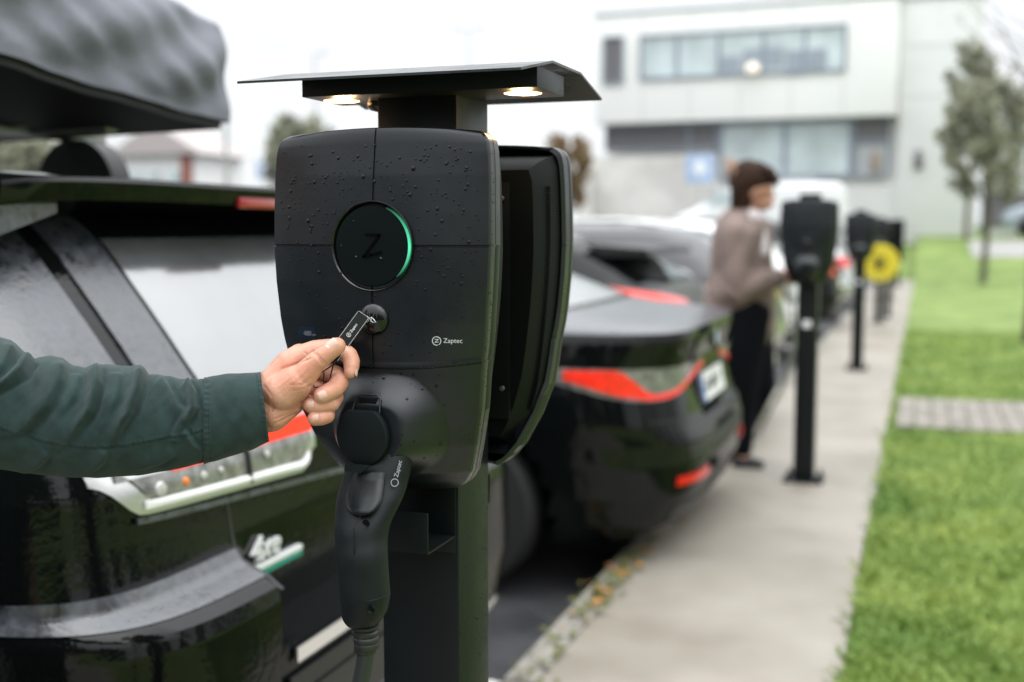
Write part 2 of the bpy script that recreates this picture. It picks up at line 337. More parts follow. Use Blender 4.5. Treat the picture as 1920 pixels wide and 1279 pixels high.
# grass blades
mb = MB(); rnd = random.Random(5)
vs = []; fs = []
for i in range(85000):
    t = rnd.random(); y = 2.4+13.5*t**1.5; x = -0.20 + abs(rnd.gauss(0, 1))*0.02 + rnd.random()*(0.45+y*0.40)
    if 7.88 < y < 9.5 and x > -0.14 and 7.9+x*0.05 < y < 9.32: continue
    h = rnd.uniform(0.018, 0.05)*(1.25 if rnd.random() < .1 else 1); a = rnd.uniform(0, 6.28); w = rnd.uniform(0.002, 0.0042)*(1+y*0.12)
    lx, ly = rnd.gauss(0, .018), rnd.gauss(0, .018); z = -0.012+0.006*(math.sin(x*1.7+y*0.6)+math.sin(y*1.1-x*0.8))
    k = len(vs); c, s_ = math.cos(a)*w, math.sin(a)*w
    vs += [(x-c, y-s_, z), (x+c, y+s_, z), (x+lx+c*.5, y+ly+s_*.5, z+h*.7), (x+lx*1.8, y+ly*1.8, z+h)]; fs += [(k, k+1, k+2, k+3)]
mb.add(vs, fs); me = bpy.data.meshes.new('lawn_grass'); me.from_pydata(vs, [], fs); me.materials.append(M_blade)
go = link(bpy.data.objects.new('lawn_grass', me)); tag(go, 'short green grass of the lawn beside the path', 'grass', kind='stuff')
# ---------------------------------------------------------------- office building (facade at Y about 42)
BY = 42.0
off = thing('office_building', 'long pale modernist office building with strip windows at the end of the car park', 'building', (-5, BY+6, 1.1))
m = MB(); m.box((-6.35, BY+5.9, 7.24), (10.75, 11.8, 3.98), bev=0.03); m.build('upper_storey', M_plasterw, off, world=True)
m = MB(); m.box((0.35, BY+7.0, 4.9), (2.60, 13.0, 8.60), bev=0.02); m.box((1.66, BY+7.4, 4.8), (0.06, 12, 8.4)); m.build('stair_tower', M_conc, off, world=True)
m = MB(); m.box((-6.2, BY+6.6, 2.9), (10.6, 11.4, 4.68)); m.build('ground_storey', M_plasterw, off, world=True)
m = MB(); m.box((-9.75, BY+0.78, 2.35), (4.5, 0.45, 3.4)); m.box((-12.15, BY+1.1, 2.35), (0.6, 2.0, 2.6)); m.build('concrete_wall', M_concr, off, world=True)
m = MB(); m.box((-3.2, BY+0.80, 1.75), (8.4, 0.28, 2.0)); m.build('plinth', M_conc, off, world=True)
def window(px0, px1, z0, z1, yf, mg, frame=0.10, mull=(), name='window', depth=0.14):
    o = MB(); fx0, fx1 = px0, px1
    for (cx, cz, sx, sz) in ((0.5*(fx0+fx1), z0+frame/2, fx1-fx0, frame), (0.5*(fx0+fx1), z1-frame/2, fx1-fx0, frame)): o.box((cx, yf, cz), (sx, depth, sz))
    for x in (fx0+frame/2, fx1-frame/2, *mull): o.box((x, yf-0.004, 0.5*(z0+z1)), (frame, depth, z1-z0-2*frame))
    w = o.build(name, M_winframe, off, world=True)
    g = MB(); g.box((0.5*(fx0+fx1), yf+0.02, 0.5*(z0+z1)), (fx1-fx0-frame, 0.03, z1-z0-frame)); g.build('pane', mg, w, world=True)
    return w
def X42(px, y=BY): return atY(px, 300, y).x
up = window(X42(1198), X42(1582), 6.78, 8.40, BY-0.045, M_winglass, 0.09, (X42(1268), X42(1345), X42(1428), X42(1505)))
bk = MB()
for k in range(5): bk.box((X42(1352)+0.75*k+0.3, BY-0.075, 7.15+0.12*(k % 3)), (0.62, 0.03, 0.65+0.2*(k % 2)))
bk.build('blind', mat('interior blind', (0.30, 0.34, 0.40), 0.6), up, world=True)
bk = MB(); bk.lathe([(0.0, -0.16), (0.22, -0.12), (0.24, 0.05), (0.05, 0.18), (0.0, 0.18)], (X42(1410), BY-0.3, 7.0), (0, 0, 1)); 
bk.build('pendant_lamp', mat('pendant lamp', (0.8, 0.72, 0.6), 0.5, emit=(1, 0.9, 0.75), estr=0.7), up, world=True)
window(X42(1130), X42(1168), 6.70, 8.42, BY-0.045, M_winblind, 0.08)
window(X42(1127), X42(1283), 4.28, 5.18, BY+0.62, M_winblind, 0.06)
window(X42(1285), X42(1340), 4.28, 5.20, BY+0.62, M_winblind, 0.09)
window(X42(1342), X42(1596), 3.15, 5.22, BY+0.66, M_winglass, 0.13, (X42(1467),))
window(X42(1598), X42(1666), 4.42, 5.24, BY+0.62, M_winblind, 0.06)
w = window(X42(1598), X42(1666), 3.15, 4.40, BY+0.66, mat('dim interior', (0.42, 0.43, 0.45), 0.3), 0.08)
g = MB(); g.capsule((X42(1640), BY+0.55, 3.45), (X42(1640), BY+0.55, 3.95), 0.12, 0.10); g.build('plant_pot', mat('ochre', (0.35, 0.25, 0.18), 0.6), w, world=True)
m = MB(); m.capsule((X42(1722), BY+0.45, 3.55), (X42(1722), BY+0.45, 3.95), 0.16, 0.12); m.build('wall_lamp', M_winblind, off, world=True)
m = MB(); m.box((-6.35, BY+5.9, 9.25), (10.9, 11.9, .07)); m.box((0.35, BY+7.0, 9.22), (2.75, 13.1, .08)); m.build('parapet_cap', M_winframe, off, world=True)
mj = mat('joint', (.42, .42, .41), .9)
for (c, d) in [((-11.7+k*1.78, BY-.004, zz), (.02, .012, hh)) for k in range(1, 7) for zz, hh in ((5.9, 1.2), (8.85, .7))]+[((.35, BY+.494, z), (2.58, .012, .02)) for z in (5.9, 7.6)]:
    m = MB(); m.box(c, d); m.build('panel_joint', mj, off, world=True)
# annex to the right
an = thing('annex_building', 'low pale concrete annex behind the trees at the right edge', 'building', (6, BY+3, 1.1))
m = MB(); m.box((6.9, BY+3.6, 2.75), (9.6, 6.0, 3.35)); m.build('wall', M_conc, an, world=True)
m = MB(); m.box((6.9, BY+3.6, 4.52), (9.9, 6.3, 0.16)); m.build('roof', M_winframe, an, world=True)
m = MB(); m.box((2.75, BY+0.585, 2.0), (1.5, 0.06, 1.2)); m.build('garage_opening', M_winblind, an, world=True)
# parked things beside the annex
def stairs(): pass
# far houses (left, above the first car)
def house(px0, px1, Y, zb, eave, ridge, label, mw, brick=True):
    x0 = atY(px0, 300, Y).x; x1 = atY(px1, 300, Y).x; cx = (x0+x1)/2; w = x1-x0; d = w*0.8
    h = thing('house', label, 'house', (cx, Y+d/2, zb), 0, 'far houses beyond the car park')
    m = MB(); m.box((cx, Y+d/2, (zb+eave)/2), (w, d, eave-zb)); m.build('wall', mw, h, world=True)
    m = MB(); e = 0.5
    A = [(x0-e, Y-e, eave), (x1+e, Y-e, eave), (x1+e, Y+d+e, eave), (x0-e, Y+d+e, eave), (cx, Y-e, ridge), (cx, Y+d+e, ridge)]
    m.add(A, [(0, 1, 4), (3, 5, 2), (0, 4, 5, 3), (1, 2, 5, 4), (0, 3, 2, 1)]); m.build('roof', M_roof, h, world=True, smooth=False)
    if brick:
        m = MB(); m.box((cx, Y-0.06, zb+(eave-zb)*0.22), (w*0.99, 0.14, (eave-zb)*0.44)); m.build('brick_base', M_brick, h, world=True)
        m = MB(); m.box((cx+w*0.36, Y-0.08, (zb+eave)/2), (w*0.12, 0.2, (eave-zb)*0.98)); m.build('brick_pier', M_brick, h, world=True)
    for k in range(3):
        m = MB(); m.box((x0+w*(0.2+0.25*k), Y-0.16, lerp(zb, eave, 0.68)), (w*0.13, 0.08, (eave-zb)*0.30)); m.build('window', M_winglass, h, world=True)
    return h
house(225, 372, 52, 0.4, 5.3, 7.0, 'pale gabled house with a brick base, seen under the roof tent', M_plasterw)
house(60, 168, 60, 0.4, 4.8, 6.3, 'small white house at the far left behind the dark roof rack', M_conc, False)
# trees
def tree(name, base, h, crown_r, crown_z0, label, group, leafm, nleaf=5200, seed=1, lsize=0.10, trunk_r=0.09, shape=1.5, lean=(0, 0), twigs=26):
    rnd = random.Random(seed); t = thing(name, label, 'tree', base, 0, group); B = Vector(base)
    m = MB(); top = B+Vector((lean[0], lean[1], h*0.93)); pts = [B.lerp(top, k/8)+Vector((math.sin(k*1.3+seed)*0.03*h/5, math.cos(k*1.7+seed)*0.03*h/5, 0)) for k in range(9)]
    m.tube(pts, [trunk_r*(1-0.85*k/8) for k in range(9)], 8)
    tips = []
    for k in range(twigs):
        q = k/twigs; z = lerp(crown_z0, h*0.9, q); p0 = B.lerp(top, z/h); a = k*2.4+rnd.uniform(-.4, .4); rr = crown_r*math.sin(math.pi*min(1, 0.12+0.88*((z-crown_z0)/(h-crown_z0)))**(1/shape))*rnd.uniform(.75, 1.1)+0.1
        p1 = p0+Vector((math.cos(a)*rr*.5, math.sin(a)*rr*.5, rr*.35)); p2 = p0+Vector((math.cos(a)*rr, math.sin(a)*rr, rr*.85))
        m.tube([p0, p1, p2], [trunk_r*.32*(1-q*.6), trunk_r*.2*(1-q*.6), trunk_r*.06], 5); tips += [p1.lerp(p2, .3), p1.lerp(p2, .7), p2]
    m.build('trunk', M_bark, t, world=True)
    if nleaf:
        vs = []; fs = []; cl = []
        for tp in tips: cl.append((tp, rnd.uniform(.5, 1.0)*crown_r*0.36))
        for k in range(nleaf):
            c, r = cl[rnd.randrange(len(cl))]
            while True:
                d = Vector((rnd.uniform(-1, 1), rnd.uniform(-1, 1), rnd.uniform(-1, 1)))
                if d.length < 1: break
            p = c + d*r + Vector((0, 0, -r*.1)); s = lsize*rnd.uniform(.5, 1.2)
            a = Vector((rnd.gauss(0, 1), rnd.gauss(0, 1), rnd.gauss(0, 1))).normalized(); b = a.orthogonal().normalized()*s*.55; a = a*s
            i = len(vs); vs += [tuple(p-a), tuple(p+b), tuple(p+a), tuple(p-b)]; fs.append((i, i+1, i+2, i+3))
        m = MB(); m.v = [tuple(Vector(q)-B) for q in vs]; m.f = fs; me = bpy.data.meshes.new('crown'); me.from_pydata(m.v, [], fs); me.materials.append(leafm)
        o = link(bpy.data.objects.new('crown', me)); o.parent = t
    return t
G = 'young trees on the lawn'
b1 = atD(1845, 532, 27.3); tree('lawn_tree', (b1.x, b1.y, ground_h(b1.y)-0.02), 5.3, .92, 1.95, 'nearer young lawn tree with a bushy dark crown and bare trunk', G, M_leaf, 3600, 11, 0.10, 0.085, 1.3)
b2 = atD(1812, 474, 36.0); tree('lawn_tree', (b2.x, b2.y, ground_h(b2.y)-0.02), 7.0, 0.85, 2.2, 'farther slim lawn tree rising behind the nearer one', G, M_leaf, 2300, 23, 0.12, 0.08, 1.6)
b3 = atD(1926, 640, 13.3); tree('bare_tree', (b3.x, b3.y, 0), 4.6, 0.9, 2.6, 'thin nearly leafless tree at the right edge of the lawn', G, M_leaf, 60, 31, 0.05, 0.05, 1.2, lean=(-0.05, 0), twigs=22)
def fartree(px, pyb, pyt, Y, label, lm, n=2200, seed=4, r=1.6, ls=.2):
    z0 = -0.1+ground_h(Y); zt = atY(px, pyt, Y).z; x = atY(px, pyt, Y).x
    tree('far_tree', (x, Y, z0), zt-z0, r, (zt-z0)*0.35, label, 'trees beyond the car park', lm, n, seed, ls, 0.14, 1.3)
fartree(556, 330, 196, 34, 'yellow-green bushy tree just left of the charging box', M_leaf, 2600, 5, 1.0, .14)
fartree(1064, 400, 236, 36, 'thin reddish autumn tree right of the charging box', M_leafred, 1500, 8, 0.75, .13)
fartree(30, 330, 255, 40, 'green bushes at the far left below the roof tent', M_leaf, 1500, 9, 1.6, .2)
# unseen evergreens added behind the camera and across the lawn to darken reflections
rr = random.Random(40); vs = []; fs = []
spots = [(-14+i*2.4+rr.uniform(-.5, .5), -10.0+rr.uniform(-1, 1), rr.uniform(4.0, 6.0)) for i in range(11)]+[(16.0+rr.uniform(-1, 1), -4+i*4.6, rr.uniform(4.0, 6.0)) for i in range(6)]
for (x, y, h) in spots:
    for k in range(800):
        t = rr.random()**.8; r = 1.7*(1-t*.85)*math.sqrt(rr.random()); a = rr.uniform(0, 6.283); p = Vector((x+r*math.cos(a), y+r*math.sin(a), h*t)); sz = rr.uniform(.15, .36)
        u = Vector((rr.gauss(0, 1), rr.gauss(0, 1), rr.gauss(0, 1))).normalized(); w = u.orthogonal().normalized()*sz*.6; u = u*sz; i0 = len(vs); vs += [tuple(p-u), tuple(p+w), tuple(p+u), tuple(p-w)]; fs.append((i0, i0+1, i0+2, i0+3))
me = bpy.data.meshes.new('added_tree_belt'); me.from_pydata(vs, [], fs); me.materials.append(M_everg); o = link(bpy.data.objects.new('added_tree_belt', me)); tag(o, 'unseen belt of evergreens added behind the camera to darken reflections', 'trees', kind='stuff')
# low hill line closing the horizon
mb = MB(); n = 60
for k in range(n+1): pass
mb.loft([[(-260+k*520/n, 150, -1), (-260+k*520/n, 150, 1.2+0.8*math.sin(k*.5)+.6*math.sin(k*1.3)), (-260+k*520/n, 175, 2.6+math.sin(k*.4)), (-260+k*520/n, 260, -1)] for k in range(n+1)])
tag(mb.build('hills', mat('far wooded slope', (0.20, 0.235, 0.20), 0.9, var=0.2, vscale=.1)), kind='structure')
# street lamps and signs in the distance
def lamp(px, pyt, Y, label, two=True):
    p = atY(px, pyt, Y); z0 = -0.12+ground_h(Y); t = thing('street_lamp', label, 'street lamp', (p.x, Y, z0), 0, 'street lamps in the distance')
    m = MB(); m.tube([(p.x, Y, z0), (p.x, Y, p.z)], [.09, .05], 8); m.build('pole', M_alu, t, world=True)
    for s in ((-1, 1) if two else (1,)):
        m = MB(); m.tube([(p.x, Y, p.z-.05), (p.x+s*.4, Y, p.z)], [.03, .03], 6); m.box((p.x+s*.62, Y, p.z), (.5, .2, .09), bev=.02); m.build('lamp_head', M_alu, t, world=True)
lamp(880, 55, 55, 'tall pale twin-headed street lamp behind the canopy')
lamp(590, 100, 60, 'faint far street lamp left of the canopy', False)
p = atY(423, 232, 30); t = thing('flag_pole', 'slim grey pole rising behind the spoiler of the black car', 'pole', (p.x, 30, 0))
m = MB(); m.tube([(p.x, 30, 0), (p.x, 30, p.z+.6)], [.07, .06], 8); m.build('pole', M_alu, t, world=True)
def sign(px, py, Y, w, label, parking=False):
    p = atY(px, py, Y); z0 = -0.1+ground_h(Y); t = thing('road_sign', label, 'sign', (p.x, Y, z0), 0, 'blue road signs')
    m = MB(); m.tube([(p.x, Y+.04, z0), (p.x, Y+.04, p.z+w*.5)], .035, 8); m.build('pole', M_alu, t, world=True)
    m = MB(); m.box((p.x, Y, p.z), (w, .03, w), bev=.006); s = m.build('sign_face', M_signblue, t, world=True)
    m = MB(); m.box((p.x, Y-.018, p.z+w*.02), (w*.16, .004, w*.5)); m.add([(p.x-w*.3, Y-.018, p.z-w*.1), (p.x+w*.3, Y-.018, p.z-w*.1), (p.x, Y-.018, p.z+w*.4)], [(0, 1, 2)])
    m.build('symbol', M_signwhite, s, world=True, smooth=False)
sign(1312, 316, 39, 0.95, 'blue square road sign with a white symbol before the concrete wall')
sign(495, 318, 40, 0.7, 'small blue road sign just left of the charging box')
# ---------------------------------------------------------------- charging stations
CX, CY = -0.570, 1.310
# z, half width, edge y, centre y
CT = [(.990, .062, -.088, -.106), (.994, .070, -.090, -.112), (1.000, .0765, -.094, -.122), (1.014, .0865, -.103, -.138), (1.05, .1010, -.126, -.154), (1.091, .1130, -.142, -.164), (1.141, .1203, -.151, -.171),
      (1.19, .1260, -.156, -.172), (1.232, .1295, -.158, -.1715), (1.274, .1315, -.158, -.1705), (1.309, .1311, -.157, -.1680), (1.35, .1303, -.155, -.1645), (1.374, .1288, -.1535, -.1615),
      (1.384, .1268, -.1525, -.160), (1.389, .1245, -.1515, -.159), (1.393, .1205, -.1505, -.158), (1.3955, .1150, -.149, -.157)]
ZT = CT[-1][0]
HX, HZ = 0.002, 1.064          # socket axis
def hood(x, z):
    dx = abs((x-HX)/(1.0 if x < HX else 1.12)); dz = abs((z-HZ)*(1.0 if z > HZ else 1.25)); pw = 2.9 if z > HZ else 2.0; pw = lerp(2.0, pw, sst(HZ, HZ+.02, z)); r = (dx**pw+dz**pw)**(1/pw) if dx+dz > 1e-6 else 0.0; return max(0.0, min(1.0, (0.068-r)/0.032))
def fy(s, z, groove=True):
    hw = tab(CT, z, 1); ye = tab(CT, z, 2); yc = tab(CT, z, 3); x = s*hw
    zz = z + 0.007*(1-math.exp(-(x/.09)**2))*math.exp(-((z-1.138)/.03)**2)*0     # seam bend handled in row warp
    y = ye+(yc-ye)*(1-abs(s)**2.3)
    t = hood(x, z); t = t*t*(3-2*t)*0.55+t*0.45; y = lerp(y, min(y, -.192), t)
    return x, y
def cover_mesh(nx=140):
    m = MB(); zs = set(); z = CT[0][0]
    while z < ZT: zs.add(round(z, 5)); z += 0.0022
    for q in (0, -.0008, .0008, -.0014, .0014): zs.add(round(1.273+q, 5)); zs.add(round(1.138+q, 5))
    zs = sorted(list(zs)+[ZT]); zs = [a for i, a in enumerate(zs) if i == 0 or a-zs[i-1] > 0.00025]
    ss = [-1+2*i/nx for i in range(nx+1)]
    for q in (-.012, -.007, .007, .012): ss.append(q-.004)
    ss = sorted(ss); vs = []
    for z in zs:
        for s in ss:
            x, y = fy(s, z); zz = z
            if z > 1.37: zz = z + (0.0062*(1-s*s))*sst(1.37, ZT, z)
            w = math.exp(-((z-1.138)/.02)**2); zz += w*0.009*(x/.12)**2
            g = 0
            if abs(z-1.273) < 0.0009: g = .0022
            if abs(z-1.138) < 0.0009: g = .0026
            elif z < 1.138 and z > 1.120: g = .0012*sst(1.120, 1.136, z)
            if abs(s+.004) < .0085 and z > 1.138: g = .0018
            if abs(z-1.138) > .0009 and 1.138 < z < 1.142: g -= .0008
            vs.append((x, y+g, zz))
    n = len(ss); fs = [(i*n+j, i*n+j+1, (i+1)*n+j+1, (i+1)*n+j) for i in range(len(zs)-1) for j in range(n-1)]
    m.add(vs, fs)
    # side skirt rings
    out = []
    N = len(zs)
    for j in range(n): out.append((0, j))
    for i in range(1, N-1): out.append((i, n-1))
    for j in range(n-1, -1, -1): out.append((N-1, j))
    for i in range(N-2, 0, -1): out.append((i, 0))
    base = [Vector(vs[i*n+j]) for i, j in out]; c = Vector((0, 0, 1.2))
    def ring(dy, sc, lim=None, add=0):
        r = []
        for p in base:
            q = Vector((p.x*sc, p.y+dy, c.z+(p.z-c.z)*(sc+(1-sc)*.4)))
            if lim is not None: q.y = min(q.y, lim)
            r.append(q)
        return r
    m.loft([ring(0, 1), ring(.0018, 1.008), ring(.006, 1.012), ring(.016, 1.013), ring(.0165, 1.009), ring(.018, 1.009), ring(.0185, 1.013), ring(.034, 1.006), ring(.037, .97)], (False, False))
    return m
def chassis_mesh(fins=True):
    m = MB(); rings = []
    zs = [1.0+0.39*k/26 for k in range(27)]
    for (sc, fy_) in ((.955, 0), (.90, 1), (.84, 2)):
        r = []
        for z in zs: hw = tab(CT, z, 1)*sc; r.append((hw, (tab(CT, z, 2)+.034, -.078, -.056)[fy_], 1.2+(z-1.2)*(sc+.03)))
        for z in reversed(zs): hw = tab(CT, z, 1)*sc; r.append((-hw, (tab(CT, z, 2)+.034, -.078, -.056)[fy_], 1.2+(z-1.2)*(sc+.03)))
        rings.append(r)
    m.loft(rings, (False, True))
    for k in range(90 if fins else 0):        # cooling fins on both sides
        z = 1.06+k*.0032
        for s in (-1, 1): m.box((s*(tab(CT, z, 1)*.925), -.095, z), (.005, .024, .0014))
    return m
def flip(mb): mb.v = [(-x, -y, z) for x, y, z in mb.v]; return mb
def lettering(parent, x, z, size, y, mt=None):
    def wrap(q):
        q.v = [(a, fy(a/tab(CT, c, 1), c)[1]+(b-y)-.0002, c) for a, b, c in q.v]; return q
    m = MB(); ringmb(m, (x, y, z), size*.62, size*.11, (1, 0, 0), (0, 0, 1), 28)
    s = size*.30; strokemb(m, [(-s*.75, s*.8), (s*.85, s*.8), (-s*.85, -s*.7), (s*.3, -s*.62), (s*.9, -s*.35)], size*.085, (1, 0, 0), (0, 0, 1), (x, y, z))
    t = textmb('Zaptec', size*.98, (x+size*.98, y, z+size*.05), (1, 0, 0), (0, 0, 1), .0003); m.add(t.v, t.f)
    return wrap(m)
def zglyph(m, c, s, xd, yd):
    strokemb(m, [(-s*.5, s), (s*.8, s*.95), (-s*.75, -s*.95), (0, -s*.75), (s*.95, -s*.55)], s*.22, xd, yd, c, .0004); return m
def unit(parent, back=False, detail=True):
    F = flip if back else (lambda q: q)
    cov = F(cover_mesh(140 if detail else 60)).build('cover', M_cover, parent, ang=50)
    F(chassis_mesh(back)).build('chassis', M_chassis, parent, ang=35)
    m = MB(); yr = -.1738
    if detail:
        m.lathe([(.0450, .0050), (.0456, .0036), (.0482, -.0008), (.0489, -.0014), (.0495, -.0006), (.0498, .004)], (0, yr+.001, 1.273), (0, 1, 0), 72); F(m).build('status_ring', M_gloss, cov)
        m = MB(); m.lathe([(.0448, .0045), (.0446, .0008), (.0436, -.0006), (.030, -.0010), (.0, -.0011)], (0, yr+.0012, 1.273), (0, 1, 0), 72); F(m).build('disc', M_disc, cov)
        if detail:
            m = MB(); ringmb(m, (0, yr+.0018, 1.273), .0451, .0013, (1, 0, 0), (0, 0, 1), 50, R_(-48), R_(66), .0022); F(m).build('led_arc', M_green, cov)
        m = MB(); zglyph(m, (0, yr-.0011, 1.273), .0125, (1, 0, 0), (0, 0, 1)); F(m).build('emblem', mat('emblem black', (0.001, 0.001, 0.001), 0.6, spec=0.05), cov)
    m = MB(); m.lathe([(.0180, .003), (.0180, -.0008), (.0165, -.0036), (.012, -.0062), (.006, -.0078), (0, -.0083)], (.0015, yr+.0012, 1.1925), (0, 1, 0), 48); rd = F(m).build('card_reader', M_gloss, cov)
    if detail:
        m = MB(); o = (.0020, yr-.0072, 1.1925); X_ = (1, 0, 0); Z_ = (0, 0, 1)
        for k in range(3): ringmb(m, (o[0]-.0075, o[1]+.0006, o[2]+.0004), .0022+k*.0012, .00035, X_, Z_, 10, R_(-55), R_(55), .0008)
        strokemb(m, [(-.002, .002), (.0005, .0028), (.003, .0012), (.0062, -.0028)], .00035, X_, Z_, o, .0008)
        strokemb(m, [(-.002, .002), (-.0015, .0006), (.0004, .0012), (.0012, .0002), (.0004, -.0012), (.0022, -.0026), (.0042, -.0034)], .00035, X_, Z_, o, .0008)
        strokemb(m, [(-.0006, .0006), (-.0002, -.0010), (.0010, -.0022)], .0003, X_, Z_, o, .0008)
        F(m).build('touch_symbol', M_white, rd, ang=180)
        F(lettering(cov, .0740, 1.170, .0075, -.1662)).build('maker_mark', M_mark, cov, smooth=False)
        m = MB(); m.box((-.088, -.1615, 1.1745), (.026, .004, .0125), bev=.0006)
        m.v = [(a, fy(a/tab(CT, c, 1), c)[1]+(-.0003 if b < -.1615 else .003), c) for a, b, c in m.v]; dp = m.build('display', M_display, cov)
        t = textmb('480', .0078, (-.0925, -.1650, 1.1732), (1, 0, 0), (0, 0, 1), .0002); t2 = textmb('kW', .0032, (-.0795, -.1652, 1.1718), (1, 0, 0), (0, 0, 1), .0002); t.add(t2.v, t2.f); t.v = [(a, fy(a/tab(CT, c, 1), c)[1]+(b+.1652)-.0007, c) for a, b, c in t.v]
        t.build('reading', M_grey_print, dp, smooth=False)
        # hinge frame above the lid
        m = MB(); m.tube([(-.014, -.196, 1.094), (-.012, -.1905, 1.108), (-.008, -.1895, 1.1105), (.013, -.1895, 1.1105), (.017, -.1905, 1.107), (.0185, -.196, 1.092)], .0010, 6); m.build('hinge', M_steel and M_rubber2, cov)
        m = MB(); m.box((.002, -.1885, 1.102), (.021, .006, .011), bev=.001); m.build('hinge_recess', M_glyph, cov)
    # lid: round flap with a flat top
    m = MB(); N = 56; prof = []
    for k in range(N):
        a = 2*math.pi*k/N; x = .0305*math.cos(a); z = .0335*math.sin(a); z = min(z, .0285 if abs(x) < .016 else z); prof.append((x, z))
    c = (HX-.002, 1.0665); tilt = lambda z, y: y - .006 - (z)*0.06
    rings = []
    for sc, y in ((.97, -.190), (1, -.1905), (1, -.196), (.975, -.198), (.93, -.1984)): rings.append([(c[0]+x*sc, tilt(z*sc, y), c[1]+z*sc) for x, z in prof])
    m.loft(rings); lid = F(m).build('socket_lid', M_lid, cov, ang=50)
    if detail:
        m = MB(); m.loft([[(c[0]+x, -.2135+dy, c[1]+z) for x, z in ((-.015, -.030), (.015, -.030), (.004, -.0385), (-.016, -.0375))] for dy in (0, .006)]); m.build('lid_tab', M_rubber2, lid, ang=20)
    return cov
def station(x, y, label, canopy=False, detail=False, group=None, double=True, tagplate=True):
    t = thing('charging_station', label, 'charging station', (x, y, 0), 0, group)
    m = MB(); hz = 1.452 if canopy else 1.432
    m.box((0, 0, hz/2), (.103, .103, hz), bev=.003)
    if detail:
        m.box((-.0015, -.0525, 1.02), (.100, .003, .24), bev=.001)
    m.build('post', M_post, t, ang=30)
    m = MB(); m.box((0, 0, .006), (.20, .20, .012), bev=.003)
    for a in (-1, 1):
        for b in (-1, 1): m.lathe([(.013, 0), (.013, .018), (.008, .02), (.008, .032), (0, .032)], (a*.078, b*.078, .012), (0, 0, 1), 6)
    m.build('base_plate', M_post, t, ang=30)
    unit(t, False, detail)
    if double: unit(t, True, False)
    m = MB(); m.box((0, -.053, 1.2), (.16, .005, .30), bev=.001); m.box((0, .053, 1.2), (.16, .005, .30), bev=.001); m.build('mounting_plate', M_chassis, t)
    return t
st = station(CX, CY, 'nearest charging station with lit roof canopy, connector plugged in and hand at it', canopy=True, detail=True, group='charging stations along the path')
# canopy: folded sheet roof, lamp housing with two downlights
m = MB(); P = [(-.166, 1.4560), (-.057, 1.4775), (.056, 1.4785), (.153, 1.4580)]
prof = P+[(y, z+.0028) for y, z in reversed(P)]
m.loft([[(x, y, z) for y, z in prof] for x in (-.171, .171)]); m.build('roof_sheet', mat('roof sheet', (.020, .024, .026), .33, rvar=.1, vscale=20, bump=.2, bscale=300, bdist=.0005), st, ang=8)
hx0, hx1 = -.130, .172-.008
lh = MB(); lh.box(((hx0+hx1)/2, -.042, 1.4590), (hx1-hx0, .100, .0235), bev=.0008); LH = lh.build('lamp_housing', M_post, st, ang=30)
for xx in (-.104, .130):
    m = MB(); m.lathe([(.0222, 0), (.0222, .0005), (.021, .0009), (0, .0009)], (xx, -.042, 1.4440+.0035), (0, 0, -1), 40); m.build('downlight', M_warm, LH)
    ld = bpy.data.lights.new('downlight_glow', 'POINT'); ld.energy = 0.40; ld.color = (1, .62, .30); ld.shadow_soft_size = .012
    lo = link(bpy.data.objects.new('downlight_glow', ld)); lo.parent = LH; lo.location = (xx, -.042, 1.4300)
m = MB(); m.lathe([(.014, 0), (.014, .006), (.009, .011), (0, .013)], (-.066, -.02, 1.4475), (0, 0, -1), 24); m.build('sensor_dome', M_gloss, LH)
# side bits
m = MB(); m.box((-.0, -.093, .9215), (.096, .085, .0022)); m.box((0, -.1345, .945), (.096, .0022, .048), bev=.0008); m.build('cable_hook', M_post, st, ang=30)
m = MB(); m.tube([(.046, .05, .975), (.046, .064, .975), (.046, .066, .972), (.046, .066, .938), (.046, .064, .935), (.046, .05, .935)], .0016, 8); m.build('rear_loop', M_post, st)
m = MB()
for z in (1.33, 1.09):
    m = MB(); m.lathe([(.0035, 0), (.003, .0015), (0, .002)], (.071, .0475, z), (0, -1, 0), 12); m.build('screw', M_steel, st)
# rain beads
rnd = random.Random(12); mb = MB()
def bead(p, n, r, st_=1.0, down=1.0):
    n = Vector(n).normalized(); a = n.cross(Vector((0, 0, 1))).normalized(); b = a.cross(n).normalized(); p = Vector(p); rings = []
    for h, q in ((0, 1.0), (.30, .90), (.52, .55), (.60, .001)):
        rings.append([p+n*(h*r*.75)+(a*math.cos(k*.7854)+b*math.sin(k*.7854)*(down if k > 4 else st_))*r*q for k in range(8)])
    mb.loft(rings, (False, True))
for i in range(430):
    z = rnd.uniform(1.0, 1.392) if i % 2 else rnd.choice((1.36, 1.31, 1.26, 1.33))+rnd.gauss(0, .018); s = rnd.uniform(-.95, .95)
    if not 1.0 < z < 1.392: continue
    if 1.0 < z < 1.13 and i % 3: s = rnd.uniform(-.6, .7)
    x, y = fy(s, z)
    if math.hypot(x, z-1.273) < .053 and rnd.random() < .8: continue
    if math.hypot(x, z-1.273) < .053: y = -.1738
    if math.hypot(x, z-1.1925) < .021 or math.hypot(x-HX, z-1.066) < .033: continue
    x2, y2 = fy(s, z+.002); e = 1e-3; xa, ya = fy(s+.02, z); n = (Vector((xa-x, ya-y, 0))).cross(Vector((x2-x, y2-y, .002)));
    if n.y > 0: n = -n
    bead((x, y-.0002, z), n, rnd.choice((.0006, .0009, .0010, .0013, .0017))*rnd.uniform(.8, 1.25)*(1.3 if rnd.random() < .06 else 1), rnd.uniform(1, 1.5), rnd.uniform(.9, 1.1))
